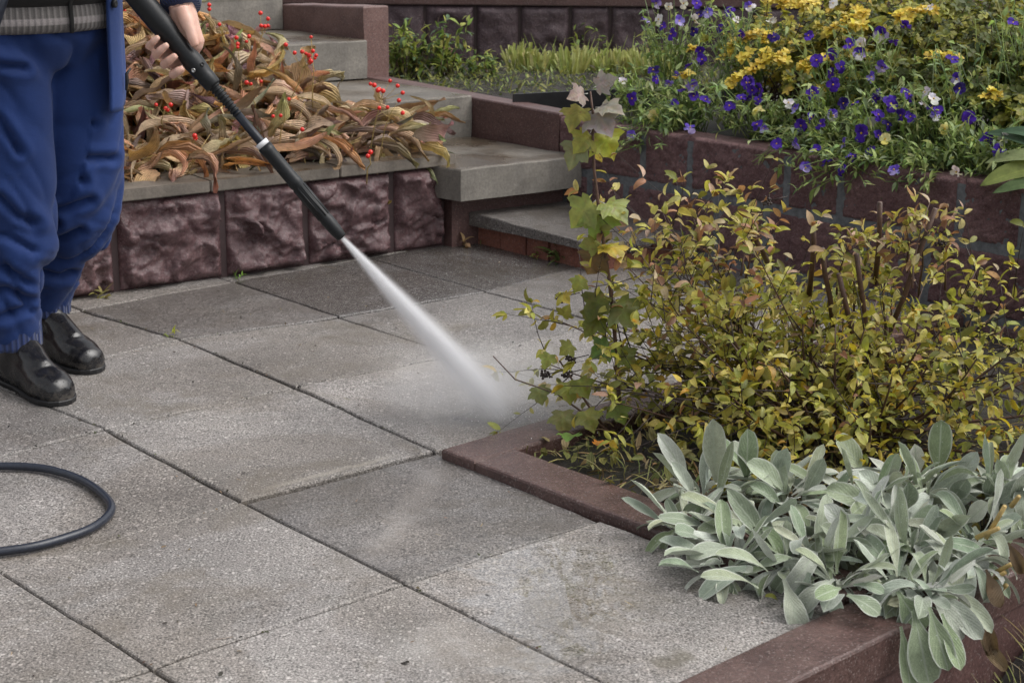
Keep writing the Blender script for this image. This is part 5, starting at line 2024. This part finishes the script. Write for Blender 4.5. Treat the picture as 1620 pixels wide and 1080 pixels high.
for i, ((cx, cy), lab) in enumerate(PC):
    C = canopy(cx, cy, .04)
    u, v = toUV(C)
    base = W(max(u, 2.40), v, .36)
    t = empty('pansy', base, lab, 'pansy', 'pansies over the right wall')
    q = MB()
    top = C
    ns = 46
    low = cy > 190
    for k in range(ns):
        T = top + V((rnd(-.14, .14), rnd(-.12, .12), rnd(-.10, .07)))
        if low and k % 3 == 0:
            T = canopy(cx + rnd(-70, 70), cy + rnd(-20, 38), rnd(-.03, .0))
        B_ = base + V((rnd(-.06, .06), rnd(-.06, .06), 0))
        Mi = B_.lerp(T, .55) + Z * rnd(.0, .05) + rvec() * .02
        if not low or T.z > .37:
            Mi.z = max(Mi.z, .40)
        tube(q, [B_, Mi, T], [.0016, .0014, .001], 4, jcol(random.choice(PG), .2))
        d0 = (T - Mi).normalized()
        for m_ in range(10):
            P = Mi.lerp(T, rnd(-.5, 1.05))
            L = rnd(.016, .042)
            leaf(q, P, d0 * .4 + rvec() + Z * .15, Z + rvec() * .5, L, L * rnd(.22, .42), wprof_lance, rnd(.0, 1.2), .3, 0, 4, 2, jcol(random.choice(PG), .25))
    fol = None
    fls = []
    for x, y, kd in members[i]:
        P = canopy(x, y, rnd(-.035, -.005))
        n = (CAM - P).normalized() * rnd(.3, 1) + Z * rnd(.0, .6) + E1 * -rnd(0, .5) + rvec() * .85
        s_ = rnd(.030, .043)
        if (x, y) in ((1180 + 515 / 3, 70), (1180 + 648 / 3, 55), (1180 + 575 / 3, 628 / 3), (1180 + 712 / 3, 490 / 3), (1180 + 785 / 3, 149)):
            s_ = .050
        fls.append((P, n, s_, kd))
        B_ = base.lerp(P, .4) + rvec() * .02
        B_.z = max(B_.z, .38)
        Mi = P + Z * .004 - V(n).normalized() * .008
        tube(q, [B_, B_.lerp(P, .7) + Z * .02, Mi, P], [.0013, .0011, .0009, .0009], 4, jcol(PG[1], .2))
    q.build('foliage', M['green'], t)
    for P, n, s_, kd in fls:
        flower('flower', P, n, s_, kd, t)

# ================================================================== GOLDEN SHRUBS BEHIND THE PANSIES
random.seed(61)


def rosette(mb, P, ax, size, col, n=6):
    x, y = perp(ax)
    a0 = rnd(0, 6.28)
    for k in range(n):
        a = a0 + 6.283 * k / n + rnd(-.3, .3)
        d = x * math.cos(a) + y * math.sin(a) + ax * rnd(.2, .7)
        leaf(mb, P, d, ax, size * rnd(.8, 1.15), size * rnd(.55, .75), lambda t: math.sin(math.pi * min(1, t ** 1.3 * .92 + .04)) ** .7, rnd(.1, .9), rnd(.1, .4), 0, 4, 2, jcol(col, .16))


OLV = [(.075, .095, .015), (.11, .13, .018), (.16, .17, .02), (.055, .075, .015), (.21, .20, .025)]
GLD = [(.62, .49, .06), (.70, .57, .09), (.58, .42, .05), (.74, .60, .13)]
LIM = [(.33, .32, .04), (.42, .36, .05), (.26, .27, .04), (.5, .38, .06)]


def spray(tw, fo, pts, cols, size, dens):
    tube(tw, pts, [.0018] * (len(pts) - 1) + [.0008], 4)
    for i in range(len(pts) - 1):
        a = (pts[i + 1] - pts[i])
        m = max(1, int(a.length / dens))
        for k in range(m):
            P = pts[i].lerp(pts[i + 1], (k + random.random() * .8) / m) + rvec() * .004
            rosette(fo, P, (Z * .9 + V((0, -1, 0)) * .45 + rvec() * .55).normalized(), size * rnd(.8, 1.2), random.choice(cols), random.choice((4, 5, 6)))


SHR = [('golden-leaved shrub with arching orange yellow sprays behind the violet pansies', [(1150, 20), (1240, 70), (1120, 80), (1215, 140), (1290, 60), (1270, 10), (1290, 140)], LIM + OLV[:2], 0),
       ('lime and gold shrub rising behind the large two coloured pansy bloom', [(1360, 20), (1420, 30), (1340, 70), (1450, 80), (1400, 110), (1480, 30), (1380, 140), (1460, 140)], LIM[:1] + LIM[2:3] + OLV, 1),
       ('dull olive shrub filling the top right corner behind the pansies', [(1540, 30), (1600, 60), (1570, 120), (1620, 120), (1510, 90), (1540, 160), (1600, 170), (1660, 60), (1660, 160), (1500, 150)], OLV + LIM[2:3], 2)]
for lab, cl, cols, kind in SHR:
    cc = canopy(cl[0][0], cl[0][1], .35)
    u, v = toUV(cc)
    base = W(max(u, 2.85), v, .36)
    t = empty('golden_shrub', base, lab, 'shrub', 'golden shrubs behind the pansies')
    tw, fo = MB(), MB()
    for (cx, cy) in cl:
        for k in range(24):
            off = rnd(.03, .5)
            T = canopy(cx + rnd(-55, 55), cy + rnd(-45, 45), off)
            P0_ = base + V((rnd(-.15, .15), rnd(-.15, .15), 0))
            st = T + (P0_ - T).normalized() * rnd(.16, .26) + Z * .03
            pts = [st, st.lerp(T, .5) + Z * .025, T]
            tube(tw, [P0_, P0_.lerp(st, .5) + rvec() * .04, st], [.003, .0025, .0018], 4)
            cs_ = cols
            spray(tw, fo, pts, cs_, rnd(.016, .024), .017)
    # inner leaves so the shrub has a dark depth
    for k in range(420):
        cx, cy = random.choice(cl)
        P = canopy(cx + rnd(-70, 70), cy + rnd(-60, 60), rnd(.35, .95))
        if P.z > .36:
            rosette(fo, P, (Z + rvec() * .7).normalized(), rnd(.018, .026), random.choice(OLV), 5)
    # the bright sprays in front
    if kind == 0:
        gs = [[(1128, 143), (1150, 125), (1175, 110), (1205, 92), (1232, 83)], [(1120, 95), (1140, 72), (1165, 60), (1185, 52)], [(1185, 68), (1195, 50)], [(1245, 112), (1262, 98), (1285, 92), (1305, 95)], [(1215, 6), (1245, 10), (1275, 4)], [(1290, 52), (1312, 40), (1330, 30), (1352, 22)], [(1245, 105), (1258, 112)], [(1215, 95), (1226, 100)], [(1068, 85), (1080, 75)], [(1050, 125), (1075, 118)], [(1200, 5), (1255, 2)], [(1180, 100), (1200, 80)], [(1150, 95), (1170, 85)]]
    elif kind == 1:
        gs = [[(1310, 50), (1335, 42), (1355, 45)], [(1395, 25), (1430, 18), (1465, 20)], [(1400, 30), (1425, 30)], [(1330, 15), (1350, 20)], [(1450, 92), (1480, 90), (1500, 95)]]
    else:
        gs = [[(1538, 155), (1555, 148), (1562, 160)]]
    for g in gs:
        pts = [canopy(x, y, .06) for x, y in g]
        spray(tw, fo, pts, GLD, .021, .0115)
        spray(tw, fo, [p + rvec() * .008 for p in pts], GLD, .019, .016)
    tw.build('twigs', M['twig'], t)
    fo.build('foliage', M['gold'], t)

# broad pale-edged leaves at the right edge of the bed
C = canopy(1625, 270, .05)
t = empty('broad_leaf_plant', (C.x, C.y, .36), 'plant with broad glossy pale edged leaves at the right end of the bed', 'plant')
for b, tp, wd, c in (((1640, 235), (1575, 200), .06, (.05, .09, .05)), ((1650, 265), (1570, 285), .075, (.20, .24, .07)), ((1660, 250), (1575, 248), .06, (.22, .26, .12)), ((1655, 290), (1590, 300), .05, (.10, .15, .06)), ((1650, 220), (1600, 205), .05, (.06, .11, .06))):
    q = MB()
    B_, T_ = canopy(*b, .02), canopy(*tp, -.06)
    leaf(q, B_, T_ - B_ + Z * .03, Z - V((0, .5, 0)), (T_ - B_).length, wd, wprof_oval, .5, .25, 0, 9, 6, c, .02)
    q.build('leaf', M['green'], t)

# ================================================================== BACK BED
random.seed(71)
# low ground cover
q = MB()
for i in range(2600):
    px, py = rnd(600, 1150), rnd(88, 150)
    P = onz(px, py, .385)
    u, v = toUV(P)
    if u < 2.37 or P.y > 7.3:
        continue
    c = jcol(random.choice([(.17, .20, .06), (.24, .26, .09), (.11, .145, .045), (.24, .25, .09), (.10, .10, .07), (.08, .11, .05)]), .25)
    if random.random() < .6:
        leaf(q, P, rvec() + Z * rnd(.3, 1.), Z + rvec() * .4, rnd(.03, .09), rnd(.003, .006), wprof_blade, rnd(.3, 2.2), .2, 0, 4, 1, c)
    else:
        leaf(q, P + Z * rnd(0, .03), rvec() + Z * .2, Z + rvec() * .5, rnd(.02, .04), rnd(.008, .014), wprof_lance, rnd(-.2, 1.), .3, 0, 4, 2, c)
q.build('ground_cover', M['green'], kind='stuff')


def leafy(name, lab, cat, cx, cy0, stems, hgt, spread, y0, cols, Lr, group=None, nl=14):
    B0 = onz(cx, cy0, .39)
    t = empty(name, B0, lab, cat, group)
    qs, qf = MB(), MB()
    for i in range(stems):
        P = B0 + V((rnd(-spread, spread), rnd(-spread * .5, spread * .5), -.01))
        d = Z + rvec() * .35
        n = 5
        pts = [P]
        h = hgt * rnd(.45, 1.05)
        for k in range(n):
            d = (d + rvec() * .14).normalized()
            pts.append(pts[-1] + d * h / n)
        tube(qs, pts, [.002, .0018, .0016, .0014, .001, .0007], 5)
        for k in range(nl):
            j = rnd(.8, n)
            a = pts[int(j) if j < n else n - 1].lerp(pts[min(n, int(j) + 1)], j % 1)
            L = rnd(*Lr)
            leaf(qf, a, rvec() + Z * .25, Z + rvec() * .4, L, L * rnd(.3, .45), wprof_lance, rnd(.2, 1.3), .3, 0, 5, 2, jcol(random.choice(cols), .2))
    qs.build('stems', M['twig'], t)
    qf.build('foliage', M['green'], t)


LG = [(.19, .26, .06), (.26, .31, .08), (.13, .19, .06), (.33, .34, .09), (.10, .16, .08)]
leafy('leafy_weed', 'bushy bright green weed growing beside the tall burgundy end block', 'weed', 672, 118, 40, .24, .13, 0, LG, (.03, .06))
leafy('leafy_weed', 'low green weed trailing right of the bushy one, near a reddish fallen leaf', 'weed', 735, 118, 20, .12, .13, 0, LG, (.022, .045))
leafy('tall_weed', 'thin tall weed with narrow leaves sticking up above the clipped tufts', 'weed', 918, 100, 2, .24, .01, 0, LG[:3], (.03, .05), None, 12)
leafy('tall_weed', 'thin weed leaning right of the tallest one, before the back wall', 'weed', 965, 100, 2, .20, .02, 0, LG[:3], (.025, .045), None, 9)
TG = [(.33, .36, .12), (.40, .42, .17), (.27, .31, .09), (.44, .44, .20)]
for px, py in ((820, 108), (852, 110), (884, 108), (905, 116), (930, 108), (962, 112), (992, 112), (1022, 116), (1046, 120)):
    B0 = onz(px, py, .385)
    t = empty('clipped_tuft', B0, 'clipped pale green tuft in the row before the back wall', 'plant', 'clipped tufts in the back bed')
    q = MB()
    hk = rnd(.06, .115)
    for k in range(random.choice((45, 60, 75))):
        o_ = V((rnd(-.05, .05), rnd(-.05, .05), 0))
        leaf(q, B0 + o_ * .8 - Z * .01, Z + o_ * 5 + rvec() * .22, V((rnd(-1, 1), -1, .2)), hk * rnd(.55, 1.15), rnd(.007, .012), lambda t_: 1 - .15 * t_, rnd(-.3, .5), .3, 0, 4, 2, jcol(random.choice(TG), .15))
    for k in range(10):
        leaf(q, B0 + V((rnd(-.05, .05), rnd(-.04, .04), 0)), Z + rvec() * .5, V((0, -1, .2)), rnd(.10, .17), .005, wprof_blade, rnd(.3, 2.0), .3, 0, 6, 1, jcol(TG[2], .2))
    q.build('blades', M['green'], t)

# ================================================================== WEEDS AND FALLEN LEAVES ON THE PAVING
random.seed(88)


def weed(px, py, z, lab, n, L, cols, name='weed', wd=.28):
    B0 = onz(px, py, z)
    q = MB()
    for k in range(n):
        d = Z * rnd(.3, 1.2) + rvec() * .8
        leaf(q, B0 + rvec() * .012, d, Z + rvec() * .3, L * rnd(.5, 1.1), L * wd * rnd(.5, 1), wprof_lance, rnd(.3, 1.6), .3, 0, 5, 2, jcol(random.choice(cols), .2))
    o = q.build(name, M['green'], origin=B0)
    tag(o, lab, 'weed')


weed(885, 412, .005, 'green narrow leaved weed at the foot of the red brick step', 46, .085, [(.10, .15, .05), (.14, .19, .06), (.08, .12, .04)], wd=.16)
weed(752, 378, .005, 'grassy weed in the corner left of the lowest step', 26, .11, [(.14, .17, .05), (.2, .21, .07)], wd=.07)
weed(848, 406, .005, 'tiny yellow green sprout beside the red bricks', 10, .03, [(.24, .26, .06)])
weed(272, 530, .002, 'tiny yellow sprouts in the paving joint right of the boots', 12, .028, [(.33, .33, .06), (.22, .28, .05)])
weed(160, 470, .004, 'small wilted yellow sprout at the foot of the planter wall', 14, .05, [(.30, .27, .10), (.24, .22, .08)])
weed(378, 440, .004, 'tiny green sprout where a joint meets the planter wall', 9, .028, [(.15, .28, .05)])
weed(1092, 392, .02, 'green weed in the corner right of the lowest step', 24, .06, [(.13, .18, .06), (.2, .23, .08)])
weed(735, 389, .005, 'cluster of dry tan leaf scraps below the planter wall end', 9, .05, [(.38, .26, .14), (.28, .18, .1)], 'leaf_scraps', .4)


def fallen(px, py, z, size, col, lab, kind='o', up=None, lift=.003):
    P = onz(px, py, z) + Z * lift
    q = MB()
    d = V((rnd(-1, 1), rnd(-1, 1), .05))
    if kind == 'o':
        leaf(q, P - d.normalized() * size * .5, d, Z + rvec() * .3, size, size * .5, wprof_oval, rnd(.3, .9), .3, .3, 7, 4, col, .05)
        m = M['dry']
    else:
        lobed(q, P - d.normalized() * size * .5, d, Z + rvec() * .3, size, col, .3, .3)
        m = M['sapleaf']
    o = q.build('fallen_leaf', m, origin=P)
    tag(o, lab, 'leaf')


fallen(955, 722, .01, .036, (.62, .24, .03), 'orange lobed leaf lying in the bed behind the kerb corner', 'l', lift=.03)
fallen(463, 47, .562, .045, (.52, .40, .16), 'pale yellow leaf lying on the fourth step')
fallen(516, 53, .562, .04, (.26, .11, .06), 'reddish brown leaf on the fourth step against the end block')
fallen(708, 98, .39, .10, (.24, .13, .11), 'large reddish brown leaf in the green back bed', lift=.06)
fallen(705, 100, .27, .02, (.3, .2, .1), 'small brown leaf behind the heap on a step')
fallen(640, 1049, .0, .018, (.05, .04, .03), 'dark leaf scrap on the front paving', lift=.004)
fallen(1075, 408, .0, .03, (.45, .33, .06), 'small yellow leaf by the bricks right of the sapling')
fallen(900, 712, .01, .04, (.16, .28, .06), 'fresh green leaf lying just inside the kerb corner', 'l', lift=.03)
fallen(1222, 958, .0, .03, (.42, .44, .10), 'small yellow green leaf under the silvery clump at the front kerb', lift=.02)
# straws, grit and crumbs scattered on the slabs
q = MB()
for i in range(420):
    u, v = rnd(-1.6, 2.2), rnd(-1.0, 1.58)
    if u > .45 and v > .55:
        continue
    P = W(u, v, .003)
    d = V((rnd(-1, 1), rnd(-1, 1), .03))
    if random.random() < .35:
        leaf(q, P, d, Z, rnd(.01, .035), rnd(.001, .002), wprof_blade, .1, .1, 0, 3, 1, jcol(random.choice([(.36, .28, .14), (.22, .17, .10), (.1, .08, .05)]), .3))
    else:
        leaf(q, P, d, Z + rvec() * .4, rnd(.004, .013), rnd(.003, .008), wprof_oval, rnd(-.5, .8), .3, 0, 3, 2, jcol(random.choice([(.05, .04, .035), (.10, .075, .055), (.22, .16, .10), (.03, .028, .025)]), .3))
# grit and moss caught in the joints
for i in range(900):
    c_, r_ = random.choice(list(G))
    k_ = random.choice(((1, 0), (0, 1)))
    if (c_ + k_[0], r_ + k_[1]) not in G:
        continue
    a_, b_ = G[(c_, r_)], G[(c_ + k_[0], r_ + k_[1])]
    f_ = random.random()
    u, v = a_[0] + (b_[0] - a_[0]) * f_ + random.gauss(0, .004), a_[1] + (b_[1] - a_[1]) * f_ + random.gauss(0, .004)
    if u > .45 and v > .56 or not (-1.2 < u < 2.2):
        continue
    leaf(q, W(u, v, .001), V((rnd(-1, 1), rnd(-1, 1), rnd(0, .4))), Z + rvec() * .5, rnd(.004, .012), rnd(.003, .007), wprof_oval, rnd(-.5, 1.), .3, 0, 3, 2, jcol(random.choice([(.05, .055, .025), (.07, .08, .03), (.04, .034, .028), (.12, .09, .06), (.03, .027, .024)]), .3))
q.build('scattered_crumbs', M['litter'], kind='stuff')
